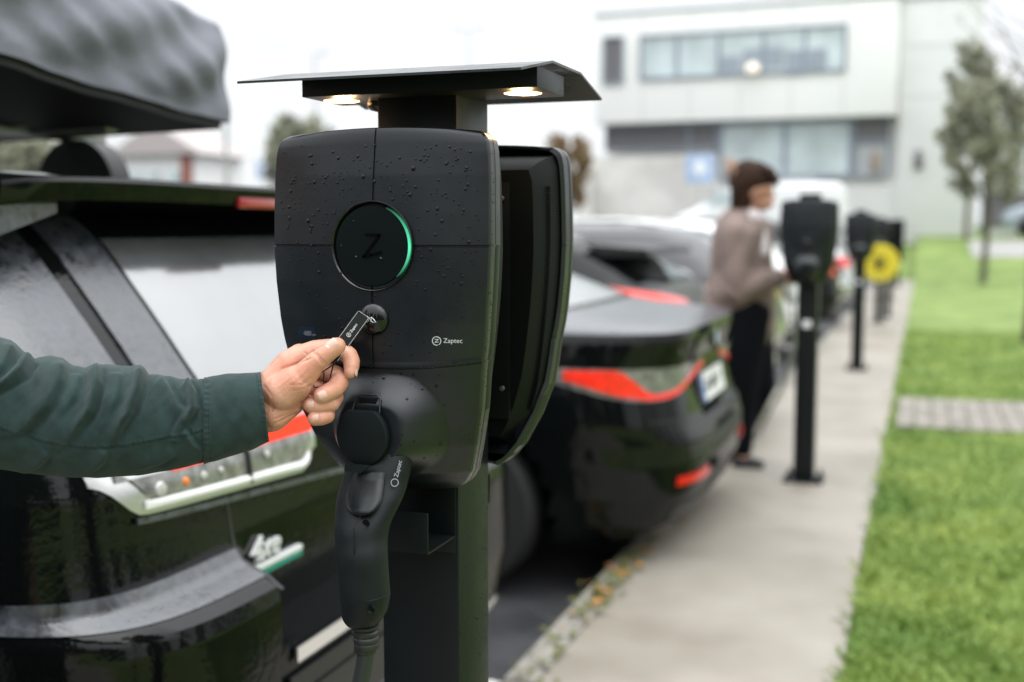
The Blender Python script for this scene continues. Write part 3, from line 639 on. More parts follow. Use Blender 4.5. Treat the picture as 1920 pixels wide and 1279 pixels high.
for i in range(26):
    x = .01+.10*i/25+rnd.uniform(-.003, .003); s = x/tab(CT, 1.1385, 1); bead((x, fy(s, 1.1385)[1]-.0004, 1.1378+.009*(x/.12)**2), (0, -1, .1), rnd.uniform(.0006, .0013), .5, .8) if x > .045 else None
for i in range(60): bead((.0517, rnd.uniform(-.048, .048), rnd.uniform(.70, 1.0)), (1, 0, 0), rnd.uniform(.0005, .0012), rnd.uniform(1, 2.2), 1)
for i in range(45):
    z = rnd.uniform(1.02, 1.385); bead((tab(CT, z, 1)*1.0135, tab(CT, z, 2)+rnd.uniform(.004, .015), z), (1, 0, 0), rnd.uniform(.0005, .0011), 1.2, 1)
o = mb.build('rain_beads', M_drop, st); tag(o, kind='stuff')
# farther stations along the path
G = 'charging stations along the path'
st2 = station(-.545, 6.03, 'second charging station, slim black post beside the woman, white sticker on its post', group=G)
m = MB(); m.box((0, -.0525, .792), (.044, .003, .036), bev=.001); m.build('sticker', M_white, st2); st2.scale = (1, 1, 1.03)
# make the far side labels distinct
for (x, y, lab) in ((-.548, 11.10, 'third charging station, standing free on the path just beyond the nearest post behind the woman'),
                    (-.562, 16.85, 'fourth charging station, the one with the yellow cable coil on its post'),
                    (-.572, 22.70, 'fifth charging station, small one behind the yellow coil'),
                    (-.560, 28.2, 'farthest charging station at the end of the path')):
    c = copy_tree(st2); c.location = (x, y, 0); c['label'] = lab
    for ch in list(c.children):
        if ch.name.startswith('sticker') and y > 12: bpy.data.objects.remove(ch)
# dark control cabinet near the far stations
cb = thing('control_cabinet', 'wide dark power cabinet standing right behind the yellow coil', 'cabinet', (-.47, 17.9, 0))
m = MB(); m.box((-.47, 17.9, 1.14), (.40, .22, .62), bev=.03); m.build('housing', M_chassis, cb, world=True)
m = MB(); m.box((-.47, 17.9, .42), (.09, .09, .84)); m.build('post', M_post, cb, world=True)
# yellow cable coil on the fourth station
yc = thing('cable_coil', 'round yellow coiled cable with dark plug at its centre, hung on the fourth post', 'cable', (-.56, 16.62, .84))
m = MB()
for k in range(9):
    r = .245-.021*k; m.loft([[(-.56+(r+.0125*math.cos(b))*math.cos(a), 16.62+.02*math.sin(k*2.1)+.0125*math.sin(b), .84+(r+.0125*math.cos(b))*math.sin(a)) for b in [j*math.pi/4 for j in range(8)]] for a in [i*2*math.pi/48 for i in range(49)]], (False, False))
m.lathe([(.235, .0), (.235, .02), (0, .02)], (-.56, 16.63, .84), (0, 1, 0), 40)
m.build('coil', M_yellow, yc, world=True)
m = MB()
for k in range(6): a = k*1.05; m.capsule((-.56, 16.57, .84), (-.56+.075*math.cos(a), 16.57, .84+.075*math.sin(a)), .018, .014, 8)
m.build('plug', M_plast, yc, world=True)
# ---------------------------------------------------------------- connector and its cable
cn = thing('charging_connector', 'black rubber handle plugged under the round lid of the nearest station, cable hanging down', 'connector', (CX, 1.12, .9))
def oval(c, a, b, hw, hd, n=28, p=2.4):
    c = Vector(c); a = Vector(a).normalized(); b = Vector(b).normalized(); r = []
    for k in range(n):
        t = 2*math.pi*k/n; cs, sn = math.cos(t), math.sin(t)
        r.append(c+a*hw*math.copysign(abs(cs)**(2/p), cs)+b*hd*math.copysign(abs(sn)**(2/p), sn))
    return r
# px y, left, right, Y, half depth
HND = [(806, 722, 752, 1.158, .010), (818, 712, 762, 1.150, .016), (842, 690, 769, 1.140, .022), (872, 656, 768, 1.133, .0255), (900, 646, 762, 1.126, .0275), (930, 638, 753, 1.113, .0290), (960, 636, 739, 1.100, .0290), (985, 635, 727, 1.090, .028), (1010, 635.5, 721.5, 1.084, .0265),
       (1040, 637, 721, 1.078, .0255), (1080, 640.5, 723, 1.077, .0255), (1110, 643.5, 725, 1.077, .0255), (1122, 645, 725.5, 1.077, .0255), (1150, 648, 720, 1.078, .024), (1166, 655, 711, 1.079, .019), (1170, 660, 708, 1.079, .016)]
def smooth_tab(T, n):
    out = []
    for i in range(len(T)-1):
        for k in range(n):
            t = k/n; p0 = T[max(i-1, 0)]; p1 = T[i]; p2 = T[i+1]; p3 = T[min(i+2, len(T)-1)]
            out.append(tuple(.5*((2*b)+(-a+c)*t+(2*a-5*b+4*c-d)*t*t+(-a+3*b-3*c+d)*t**3) for a, b, c, d in zip(p0, p1, p2, p3)))
    out.append(T[-1]); return out
rings = []
for py, l, r, Yv, hd in smooth_tab(HND, 4):
    L = atY(l, py, Yv); Rr = atY(r, py, Yv); rings.append(oval((L+Rr)/2, Rr-L, (Rr-L).cross(Vector((0, 0, 1))), (Rr-L).length/2, hd))
m = MB(); m.loft(rings); m.build('grip', M_rubber, cn, world=True, ang=60)
# neck collar going into the socket
m = MB(); a = atY(730, 858, 1.142); b = atY(745, 828, 1.165); m.tube([a, a.lerp(b, .5), b], [.0265, .0275, .027], 28); m.build('collar', M_rubber2, cn, world=True)
# smooth front shield with its seam
def shield(u, v, off=0.0):
    py = lerp(886, 968, v); t = v; l = lerp(655, 640, min(1, t*1.6)); r = lerp(722, 712, t)
    k = 1.0 if t < .55 else math.sqrt(max(0.0, 1-((t-.55)/.45)**2)); mx = (l+r)/2; l = mx-(mx-l)*k; r = mx+(r-mx)*k
    px = lerp(l, r, u); Yv = 0
    T = HND
    for i in range(len(T)-1):
        if T[i][0] <= py <= T[i+1][0]:
            q = (py-T[i][0])/(T[i+1][0]-T[i][0]); c = [lerp(T[i][j], T[i+1][j], q) for j in range(5)]
    cc = (c[1]+c[2])/2; w = (px-cc)/((c[2]-c[1])/2); Ys = c[3]-c[4]*(max(0.0, 1-abs(w)**2.4))**(1/2.4)
    e = min(1, 6*u, 6*(1-u), 8*(1-v)); return atY(px, py, Ys-.0035*math.sqrt(max(0, e))-off)
m = gridmb(lambda i, j: shield(i, j), 20, 24); m.build('shield', M_rubber2, cn, world=True, ang=70)
m = MB(); m.tube([shield(.42, v/10, .0001) for v in range(11)]+[atY(664, y, 1.0545-.0002) for y in (990, 1040, 1100, 1150)], .00035, 5); m.build('seam', M_glyph, cn, world=True)
for (px, py, Yv) in ((686, 981, 1.0600), (696, 1143, 1.0540)):
    m = MB(); c = atY(px, py, Yv); m.lathe([(.0045, .001), (.0040, -.0004), (.003, .0006), (0, .0006)], c, (0, 1, 0), 20); m.build('screw_hole', M_glyph, cn, world=True)
m = MB(); m.tube([atY(lerp(641, 725, k/12), 1118+10*math.sin(math.pi*k/12), 1.077-.0259*math.sqrt(max(0, 1-((k-6)/6.2)**2))) for k in range(13)], .0006, 5); m.build('groove', M_glyph, cn, world=True)
# side marking
o_ = atY(739, 909, 1.0965); u_ = (atY(749.5, 868, 1.1035)-o_).normalized(); s_ = Vector((.80, .60, 0)); v_ = (s_ - u_*s_.dot(u_)).normalized(); nn = u_.cross(v_)
o_ = atY(740, 905, 1.1045)
m = MB(); ringmb(m, o_, .0040, .0007, u_, -v_, 24); t = textmb('Zaptec', .0066, o_+u_*.006, u_, -v_, .0003); m.add(t.v, t.f); m.build('side_mark', mat('dim print', (.33, .35, .36), .5), cn, world=True, smooth=False)
# strain relief ribs and cable
m = MB(); c0 = atY(684, 1168, 1.079)
for k in range(4): m.lathe([(.0135, -.0030), (.0152-.0006*k, -.001), (.0152-.0006*k, .0012), (.0125, .0030)], c0+Vector((0.0006*k, 0, -.0035-.0068*k)), (0, 0, 1), 24)
m.lathe([(.0125, .0), (.0118, -.032), (.009, -.034)], c0, (0, 0, 1), 20); m.build('strain_relief', M_plast, cn, world=True)
pts = [atY(684, 1190, 1.079), atY(686, 1215, 1.078), atY(683, 1245, 1.078), atY(675, 1285, 1.078)]
e = pts[-1]; pts += [e+Vector((-.012, -.005, -.06)), e+Vector((-.04, -.02, -.20)), e+Vector((-.09, .0, -.38)), e+Vector((-.13, .05, -.55)), e+Vector((-.12, .14, -.70)), e+Vector((-.03, .2, -.80)), e+Vector((.02, .10, -.80)), (CX-.02, 1.26, .02), (CX, 1.258, .10)]
cu = []
for i in range(len(pts)-1):
    p0 = Vector(pts[max(i-1, 0)]); p1 = Vector(pts[i]); p2 = Vector(pts[i+1]); p3 = Vector(pts[min(i+2, len(pts)-1)])
    for k in range(8): t = k/8; cu.append(.5*((2*p1)+(p2-p0)*t+(2*p0-5*p1+4*p2-p3)*t*t+(3*p1-p0-3*p2+p3)*t**3))
m = MB(); m.tube(cu, .0092, 16); m.build('cable', M_cable, cn, world=True)
# ---------------------------------------------------------------- cars (local +x = towards the nose, local +y = world -Y side)
class Car:
    def __init__(s, name, label, X0, Yc, prof, paint, wheels, group, zr=-.12, rot=0, wr=.345):
        s.T = prof; s.t = thing(name, label, 'car', (X0, Yc, zr), math.pi+rot, group); s.wheels = wheels; s.wr = wr; s.paint = paint; s.carve = None; s.N = 260; s.deck = None
    def g(s, z):
        T = s.T; return tuple(tab(T, z, k) for k in (1, 2, 3, 4))
    def pt_rear(s, y, z):      # rear surface at lateral y
        xr, xf, w, n = s.g(z); c = (xr+xf)/2; a = (xf-xr)/2; q = max(0.0, 1-min(1, abs(y)/w)**n); return Vector((c-a*q**(1/n), y, z))
    def pt_side(s, x, z, sg=1):
        xr, xf, w, n = s.g(z); c = (xr+xf)/2; a = (xf-xr)/2; q = max(0.0, 1-min(1, abs(x-c)/a)**n); return Vector((x, sg*w*q**(1/n), z))
    def outline(s, z, N=260):
        xr, xf, w, n = s.g(z); c = (xr+xf)/2; a = (xf-xr)/2; P = []
        M = 1400
        for k in range(M+1):
            t = 2*math.pi*k/M+math.pi; cs, sn = math.cos(t), math.sin(t)
            P.append((c+a*math.copysign(abs(cs)**(2/n), cs), w*math.copysign(abs(sn)**(2/n), sn)*-1))
        L = [0.0]
        for k in range(M): L.append(L[-1]+math.hypot(P[k+1][0]-P[k][0], P[k+1][1]-P[k][1]))
        out = []; j = 0
        for i in range(N):
            d = L[-1]*i/N
            while L[j+1] < d: j += 1
            q = (d-L[j])/max(1e-9, L[j+1]-L[j]); out.append((lerp(P[j][0], P[j+1][0], q), lerp(P[j][1], P[j+1][1], q)))
        return out, L[-1]
    def S(s, u, z, off=0.0):   # u = metres round the outline from the rear centre, + towards local +y
        key = round(z, 3)
        if not hasattr(s, 'c'): s.c = {}
        if key not in s.c: s.c[key] = s.outline(key)
        P, L = s.c[key]; f = (u/L % 1.0)*len(P); i = int(f) % len(P); j = (i+1) % len(P); q = f-int(f)
        p = Vector((lerp(P[i][0], P[j][0], q), lerp(P[i][1], P[j][1], q), z)); t = Vector((P[j][0]-P[i][0], P[j][1]-P[i][1], 0)).normalized()
        n = Vector((t.y, -t.x, 0))
        c = Vector((sum(a for a, b in P)/len(P), 0, z))
        if n.dot(p-c) < 0: n = -n
        return p+n*off
    def body(s, dz=.02):
        zs = []; z = s.T[0][0]
        while z < s.T[-1][0]-1e-6: zs.append(z); z += dz
        for r in s.T: zs.append(r[0])
        zs = sorted(set(round(q, 3) for q in zs)); zs = [q for i, q in enumerate(zs) if i == 0 or q-zs[i-1] > .004]
        rings = []
        for z in zs:
            P, L = s.outline(z, s.N); r = []
            for x, y in P:
                for wx in s.wheels:
                    d = math.hypot(x-wx, z-s.wr)
                    if d < s.wr+.045 and abs(y) > .5: y = math.copysign(max(.5, abs(y)-.24*sst(s.wr+.045, s.wr+.03, d)), y)
                if s.carve: x = s.carve(x, y, z)
                r.append((x, y, z))
            rings.append(r)
        m = MB(); m.loft(rings, (True, False))
        r = rings[-1]; cx = sum(p[0] for p in r)/len(r); n = len(r)
        prev = r; k0 = len(m.v)-n
        for sc, dz_ in ((.85, .012), (.6, .022), (.3, .028), (.001, .030)):
            m.add([(cx+(p[0]-cx)*sc, p[1]*sc, p[2]+dz_) for p in r], []); k1 = len(m.v)-n
            m.f += [(k0+j, k0+(j+1) % n, k1+(j+1) % n, k1+j) for j in range(n)]; m.mi += [0]*n; k0 = k1
        if s.deck:
            z0, z1, dm = s.deck; m.mi = [1 if (z0 < sum(m.v[i][2] for i in f)/len(f) < z1) else 0 for f in m.f]; b = m.build('body', [s.paint, dm], s.t, ang=45)
        else: b = m.build('body', s.paint, s.t, ang=45)
        w_ = tab(s.T, .5, 3)
        for wx in s.wheels:
            for sg in (1, -1):
                m = MB(); m.lathe([(s.wr-.10, .0), (s.wr-.02, .0), (s.wr, .03), (s.wr, .20), (s.wr-.03, .22), (.05, .22)], (wx, sg*(w_-.015), s.wr), (0, -sg, 0), 40); wh = m.build('wheel', M_tyre, s.t)
                m = MB(); m.lathe([(0, -.004), (.06, -.004), (.065, .02), (s.wr-.13, .03), (s.wr-.105, -.002), (s.wr-.095, .0), (s.wr-.095, .03)], (wx, sg*(w_-.02), s.wr), (0, -sg, 0), 40)
                for k in range(5):
                    a = k*2*math.pi/5; d = Vector((math.cos(a), 0, math.sin(a))); c = Vector((wx, sg*(w_-.018), s.wr)); q = d.cross(Vector((0, 1, 0)))*.028
                    m.loft([[c+d*.05-q, c+d*.05+q, c+d*.05+q-Vector((0, sg*.03, 0)), c+d*.05-q-Vector((0, sg*.03, 0))], [c+d*(s.wr-.10)-q*.7, c+d*(s.wr-.10)+q*.7, c+d*(s.wr-.10)+q*.7-Vector((0, sg*.03, 0)), c+d*(s.wr-.10)-q*.7-Vector((0, sg*.03, 0))]])
                m.build('rim', M_rim, wh)
        return b
    def patch(s, name, u0, u1, lo, hi, m, off=.004, parent=None, nu=24, nz=8, th=.006, bulge=0.0):
        lo_ = lo if callable(lo) else (lambda t: lo); hi_ = hi if callable(hi) else (lambda t: hi)
        mb = MB(); vs = []
        def P(i, j, o): t = i/nu; u = lerp(u0, u1, t); z = lerp(lo_(t), hi_(t), j/nz); return s.S(u, z, o)
        def e(i, j): return bulge*math.sqrt(max(0, min(1, 4*min(i/nu, 1-i/nu))*min(1, 4*min(j/nz, 1-j/nz)))) if bulge else 0
        top = [P(i, j, off+e(i, j)) for i in range(nu+1) for j in range(nz+1)]; bot = [P(i, j, off-th) for i in range(nu+1) for j in range(nz+1)]
        K = len(top); W = nz+1
        fs = [(i*W+j, (i+1)*W+j, (i+1)*W+j+1, i*W+j+1) for i in range(nu) for j in range(nz)]
        fb = [tuple(K+q for q in reversed(f)) for f in fs]
        for i in range(nu): fs2 = (i*W, (i+1)*W, K+(i+1)*W, K+i*W); fb.append(fs2); fb.append((i*W+nz, K+i*W+nz, K+(i+1)*W+nz, (i+1)*W+nz))
        for j in range(nz): fb.append((j, K+j, K+j+1, j+1)); fb.append((nu*W+j, nu*W+j+1, K+nu*W+j+1, K+nu*W+j))
        mb.add(top+bot, fs+fb); return mb.build(name, m, parent or s.t, ang=40)
# ------------ first car: black compact SUV with roof tent
A = Car('black_suv', 'black rain-wet SUV nearest on the left, carrying a roof tent', -1.04, 2.20, [
    (.20, .20, 4.15, .84, 7), (.30, .07, 4.28, .90, 8), (.42, .02, 4.32, .915, 9), (.55, .0, 4.34, .92, 10), (.76, .0, 4.35, .92, 10), (.79, .008, 4.35, .92, 10), (.822, .085, 4.34, .918, 11),
    (.85, .105, 4.33, .915, 12), (.91, .115, 4.22, .912, 12), (1.00, .125, 3.9, .905, 12), (1.055, .15, 3.45, .895, 12), (1.10, .185, 3.2, .875, 12), (1.14, .215, 3.08, .85, 12), (1.25, .30, 2.85, .815, 11),
    (1.38, .405, 2.58, .775, 10), (1.44, .47, 2.45, .75, 9), (1.475, .56, 2.33, .725, 8), (1.50, .70, 2.15, .68, 6), (1.515, .95, 1.9, .58, 5)],
    M_paintA, (.80, 3.42), 'cars parked with their tails to the path', wr=.345)
A.N = 480
A.carve = lambda x, y, z: max(x, lerp(.114, .108, (z-.67)/.17)) if (abs(y) < .475 and x < .5 and .672 < z < .86) else x
bA = A.body(.012)
# quarter / pillar panels: beaded rain, with sky reflection painted in as grey
A.patch('rear_window', -.425, .425, lambda t: 1.125, lambda t: 1.395, M_rearglass, .004, nu=40, nz=14)
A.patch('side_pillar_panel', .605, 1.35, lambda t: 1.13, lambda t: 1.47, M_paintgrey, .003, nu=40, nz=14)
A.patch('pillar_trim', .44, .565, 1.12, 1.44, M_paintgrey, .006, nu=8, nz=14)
A.patch('rear_window_seal', -.45, .45, 1.108, 1.122, M_plast, .006, nu=40, nz=2)
# spoiler: solid wing over the rear window
m = MB(); rings = []
for k in range(33):
    y = -.74+1.48*k/32; c = math.sqrt(max(0, 1-abs(y/.78)**6)); e = 1-abs(y/.80)**3*.5
    rings.append([(.70, y, 1.505*1), (.45, y, 1.514-.02*(1-c)), (.322+.05*(1-c), y, 1.504-.03*(1-c)), (.316+.06*(1-c), y, 1.496-.03*(1-c)), (.326+.06*(1-c), y, 1.464-.03*(1-c)), (.46, y, 1.437-.01*(1-c)), (.60, y, 1.43)])
m.loft(rings); SP = m.build('spoiler', M_paint, A.t, ang=35)
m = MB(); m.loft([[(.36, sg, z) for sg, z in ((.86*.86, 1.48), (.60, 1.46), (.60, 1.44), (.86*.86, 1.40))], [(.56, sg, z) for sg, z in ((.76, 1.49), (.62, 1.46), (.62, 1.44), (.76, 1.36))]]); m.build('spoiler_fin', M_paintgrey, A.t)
m = MB(); m.box((.322, .01, 1.468), (.012, .19, .022), bev=.004); m.build('brake_light', M_reddark, SP)
# tail lights (near one seen past the sleeve, far one hidden)
for sg in (1, -1):
    a, b = (.16*sg, .79*sg)
    def lo(t, s=sg): return lerp(.932, .964, t) + .055*sst(.86, 1, t) + .045*sst(.10, 0, t)
    bz = A.patch('tail_light', a, b, lambda t: lo(t)-.004, lambda t: 1.044-.002*t, M_satin, .006, nu=40, nz=6)
    A.patch('lens', lerp(a, b, .035), lerp(a, b, .93), lambda t: lo(t)+.012, lambda t: 1.012+.004*t, M_clear, .010, bz, 40, 6)
    A.patch('red_strip', lerp(a, b, .01), lerp(a, b, .74), lambda t: 1.008+.004*t, lambda t: 1.040+.002*t, M_redlit, .012, bz, 40, 4)
    A.patch('light_bar', lerp(a, b, .06), lerp(a, b, .86), lambda t: lo(t*.8+.06)+.006, lambda t: lo(t*.8+.06)+.019, M_whitelens, .014, bz, 40, 3, bulge=.003)
    for q, mm, r in ((.80, M_bulb, .013), (.70, M_orange, .008), (.62, M_bulb, .008), (.54, M_bulb, .006), (.30, M_bulb, .007)):
        u = lerp(a, b, q); c = A.S(u, .990, .008); m = MB(); m.lathe([(r, 0), (r*.8, .006), (0, .008)], c, (-1, .15*sg, 0), 14); m.build('bulb', mm, bz)
    A.patch('light_gap', lerp(a, b, .40), lerp(a, b, .412), .95, 1.05, M_plast, .017, bz, 2, 4)
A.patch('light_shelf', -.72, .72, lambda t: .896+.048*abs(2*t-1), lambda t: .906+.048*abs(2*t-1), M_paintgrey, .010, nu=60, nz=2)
# tailgate seams, badge, bumper trim
A.patch('tailgate_seam', .475, .484, .78, .96, M_plast, .001, nu=2, nz=8)
m = MB(); m.box((.105, .335, .787), (.014, .175, .011), bev=.002); m.build('badge_strip', M_badge, A.t)
m = MB(); m.box((.104, .335, .775), (.012, .175, .010), bev=.002); m.build('badge_green_strip', M_greenenamel, A.t)
t = textmb('4xe', .068, (.102, .425, .820), (0, -1, .0), (.0, -.30, 1), .004, 1.0); t.build('badge', M_badge, A.t, smooth=False)
A.patch('bumper_chrome', -.45, .46, lambda t: .640, lambda t: .668, M_chrome, .012, nu=40, nz=3)
A.patch('bumper_sill', -.47, .48, .585, .618, M_plast, .010, nu=40, nz=3)
A.patch('bumper_recess', -.42, .42, .46, .57, M_plast, .004, nu=30, nz=4)
A.patch('lower_chrome', -.62, .62, lambda t: .40, lambda t: .435, M_chrome, .014, nu=30, nz=3)
A.patch('lower_valance', -.80, .80, .22, .39, M_plast, .006, nu=40, nz=5)
A.patch('bumper_reflector', .64, .78, .50, .53, M_red, .008, nu=10, nz=3)
A.patch('side_window', 1.55, 3.1, 1.12, 1.44, M_glass, .004, nu=30, nz=8)
A.patch('side_window', -3.1, -.9, 1.12, 1.44, M_glass, .004, nu=30, nz=8)
A.patch('sky_sheen_ledge', .485, 1.02, .803, .846, M_paintgrey, .004, nu=40, nz=6)  # greyer paint over the bumper ledge imitates the sky's reflection
A.patch('sky_sheen_ledge', -1.02, -.485, .803, .846, M_paintgrey, .004, nu=40, nz=6)
# rack feet and bars (local coordinates)
for yy in (.52, -.52):
    for xx in (1.24, 2.20):
        m = MB(); rr = []
        for k in range(11):
            t = k/10; z = lerp(1.50, 1.665, t); h = .12*math.sqrt(max(.02, 1-t*t))+.02; rr.append([(xx-h, yy-.04, z), (xx+h, yy-.04, z), (xx+h, yy+.04, z), (xx-h, yy+.04, z)])
        m.loft(rr); m.build('rack_foot', M_plast, A.t, ang=50)
for xx in (1.24, 2.20):
    m = MB(); m.box((xx, 0, 1.675), (.075, 1.16, .026), bev=.008); m.build('rack_bar', M_alu, A.t)
# ------------ roof tent (soft cover, thick soft box on a framed base)
rt = thing('roof_tent', 'grey fabric-covered rooftop tent strapped on the black suv, overhanging its tail', 'roof tent', (-2.7, 2.0, 1.6))
def tent_pt(u, v):
    """u 0..1 round the plan outline, v 0..1 from hem to top"""
    x1, x0, y0, y1 = -1.72, -3.85, 1.22, 2.61
    per = [(x0, y0), (x1, y0), (x1, y1), (x0, y1)]; k = int(u*4) % 4; t = u*4-int(u*4); a = per[k]; b = per[(k+1) % 4]
    x = lerp(a[0], b[0], t); y = lerp(a[1], b[1], t); hem = 1.587+.085*((2.57-y)/.80 if y > 1.77 else 1.0)
    top = hem + .222+.010*math.sin(x*3)
    bul = math.sin(math.pi*min(1, v))*.016+.004*math.sin(7*x+5*y+v*4)+.008*math.sin(17*y-9*v+3*x)+.005*abs(math.sin(8*y+5*v+math.sin(3*y)))*math.sin(math.pi*v)-.005*abs(math.sin(13*y+9*v+1.3*math.sin(5*v)))*math.sin(math.pi*v)**.5+.003*math.sin(41*y+14*v)
    if v < .12: bul -= .0
    nx = {0: 0, 1: 1, 2: 0, 3: -1}[k]; ny = {0: -1, 1: 0, 2: 1, 3: 0}[k]; c = min(1, 16*t, 16*(1-t)); bul = bul*c+.012*math.sin(9*v+1)*(1-c)
    z = lerp(hem, top, v)-.012*math.sin(math.pi*t)*(1-v)*1.5
    ins = .010*v**3; cx, cy = (x0+x1)/2, (y0+y1)/2
    return Vector((x+nx*bul-(x-cx)*ins/1.0, y+ny*bul-(y-cy)*ins, z))
NU, NV = 240, 22
m = MB(); rings = [[tent_pt(i/NU, j/NV) for i in range(NU)] for j in range(NV+1)]
low = [[p+Vector((0, 0, -.012)) for p in rings[0]], [Vector((-2.78+(p.x+2.78)*.985, 1.94+(p.y-1.94)*.975, p.z+.02)) for p in rings[0]]]
top = rings[-1]; ex = []
for sc, dz in ((.992, .006), (.93, .016), (.6, .05), (.3, .055), (.01, .055)): ex.append([Vector((-2.78+(p.x+2.78)*sc, 1.94+(p.y-1.94)*sc, p.z+dz+.008*math.sin(9*p.x*sc+7*p.y*sc))) for p in top])
m.loft(list(reversed(low))+rings+ex, (False, True)); m.build('cover', M_tent, rt, world=True, ang=70)
m = MB(); N = 240
dk = [[Vector((-2.78+(p.x+2.78)*.985, 1.94+(p.y-1.94)*.97, p.z-.020+dz)) for p in rings[0]] for dz in (-.01, .06)]
m.loft(dk); m.build('base_board', M_tentdark, rt, world=True)
m = MB()
for y in (1.45, 2.0, 2.5): m.box((-2.90, y, 1.557), (1.80, .05, .028), bev=.005)
m.build('base_rail', M_alu, rt, world=True)
m = MB(); rnd = random.Random(9)
for k in range(22):
    x = rnd.uniform(-3.3, -1.82); y = rnd.uniform(1.55, 2.45); w = rnd.uniform(.03, .09); m.box((x, y, 1.538+.085*((2.57-y)/.80 if y > 1.77 else 1.0)), (w*2.6, w*.6, .006), rz=rnd.uniform(-.2, .2))
m.build('pale_patch', mat('pale patches', (.45, .40, .40), .35), rt, world=True)  # pale patches scattered over the tent's underside
# ------------ second car: black four-door coupe
G = 'cars parked with their tails to the path'
B = Car('black_coupe', 'glossy black coupe behind the nearest charging post, red blade tail lights and white number plate', -.775, 4.93, [
    (.20, .24, 4.3, .86, 6), (.29, .07, 4.5, .90, 6), (.40, .015, 4.56, .918, 6), (.52, .0, 4.6, .925, 6), (.60, .008, 4.6, .925, 6), (.68, .055, 4.58, .918, 7), (.80, .085, 4.5, .912, 7), (.90, .075, 4.3, .900, 7),
    (.99, .055, 4.0, .880, 7), (1.025, .06, 3.8, .865, 7), (1.04, .12, 3.6, .855, 7), (1.065, .42, 3.35, .84, 7), (1.09, .56, 3.15, .82, 7), (1.20, .86, 2.95, .75, 7), (1.30, 1.22, 2.7, .67, 6), (1.36, 1.6, 2.4, .60, 5), (1.385, 1.95, 2.1, .5, 4)],
    M_paint, (.92, 3.72), G, wr=.335)
B.deck = (1.028, 1.088, M_paintgrey)  # boot deck greyed to imitate sky reflection
B.body(.012)
m = B.patch('rear_window', -.52, .52, 1.10, 1.335, M_rearglass, .004, nu=30, nz=14)
for sg in (1, -1):
    bz = B.patch('tail_light', .20*sg, 1.16*sg, lambda t: .850-.078*math.sin(math.pi*min(1, t**1.3))**1.2, lambda t: .886+.012*t, M_clear, .006, nu=60, nz=6)
    B.patch('light_blade', .21*sg, 1.10*sg, lambda t: .856-.078*math.sin(math.pi*min(1, t**1.3))**1.2, lambda t: lerp(.874-.078*math.sin(math.pi*min(1, t**1.3))**1.2, .890, sst(.60, .80, t)), M_redB, .010, bz, 60, 5)
    B.patch('bumper_reflector', .42*sg, .70*sg, .445, .478, M_red, .010, nu=14, nz=3)
    B.patch('side_window', 1.85*sg, 3.4*sg, 1.08, 1.33, M_glass, .004, nu=30, nz=8)
pl = B.patch('number_plate', -.26, .26, .705, .815, M_plate, .010, nu=10, nz=2)
B.patch('plate_band', .22, .26, .705, .815, M_plateblue, .012, pl, 4, 2)
o0 = B.S(.20, .760, .016); textmb('EL 48217', .085, o0, (0, -1, 0), (0, 0, 1), .001).build('plate_characters', M_platetxt, pl, smooth=False)
m = MB(); c = B.S(0, .955, .004); m.lathe([(.040, 0), (.040, .006), (.036, .008), (0, .008)], c, (-1, 0, 0), 32); rd = m.build('roundel', M_plast, B.t)
for a in range(4):
    m = MB(); q = []
    for k in range(9): an = a*math.pi/2+k*math.pi/16; q.append(c+Vector((-.0092, .027*math.cos(an), .027*math.sin(an))))
    m.add([c+Vector((-.0092, 0, 0))]+q, [(0, k+1, k+2) for k in range(8)]); m.build('quarter', (M_blue, M_signwhite)[a % 2], rd, smooth=False)
m = MB(); ringmb(m, c+Vector((-.009, 0, 0)), .033, .010, (0, 1, 0), (0, 0, 1), 32); m.build('rim_ring', M_satin, rd)
o0 = B.S(.62, .945, .006); textmb('i4', .06, o0, (0, -1, 0), (0, 0, 1), .001).build('model_badge', M_chrome, B.t, smooth=False)
B.patch('bumper_inset', -.62, .62, .50, .66, M_plast, .002, nu=30, nz=4)
B.patch('diffuser', -.66, .66, .22, .36, M_plast, .005, nu=30, nz=4)
B.patch('trunk_seam', -.80, .80, .690, .696, M_plast, .002, nu=30, nz=1)
# ------------ third car: black hatch with roof spoiler
C3 = Car('black_hatchback', 'black hatchback with a roof spoiler and red light, right behind the coupe and the woman', -.93, 7.55, [
    (.24, .22, 4.1, .86, 6), (.34, .05, 4.2, .90, 7), (.50, .0, 4.25, .91, 7), (.62, .01, 4.25, .91, 7), (.70, .10, 4.2, .905, 8), (.84, .26, 4.0, .90, 8), (.93, .42, 3.8, .89, 8), (1.02, .52, 3.4, .87, 8), (1.08, .60, 3.1, .84, 8),
    (1.18, .78, 2.8, .78, 8), (1.27, .95, 2.5, .73, 7), (1.32, 1.1, 2.3, .68, 6), (1.345, 1.3, 2.0, .58, 5)], M_paint, (.8, 3.3), G)
C3.body(.03)
C3.patch('rear_window', -.50, .50, 1.10, 1.24, M_rearglass, .004, nu=20, nz=8)
m = MB(); m.loft([[(1.05, y, 1.325), (.62+.05*abs(y), y, 1.31-.02*abs(y)), (.60+.05*abs(y), y, 1.265-.02*abs(y)), (.95, y, 1.25)] for y in [-.68+1.36*k/14 for k in range(15)]]); m.build('spoiler', M_plast, C3.t)
for sg in (1, -1):
    bz = C3.patch('tail_light', .38*sg, 1.12*sg, lambda t: .905+.10*t, lambda t: .985+.11*t, M_reddark, .006, nu=24, nz=4); C3.patch('light_blade', .42*sg, 1.08*sg, lambda t: .92+.10*t, lambda t: .975+.11*t, M_redB, .010, bz, 20, 3)
    C3.patch('side_window', 1.5*sg, 3.0*sg, 1.10, 1.32, M_glass, .004, nu=20, nz=6)
pl = C3.patch('number_plate', -.26, .26, .77, .88, M_plate, .010, nu=8, nz=2)
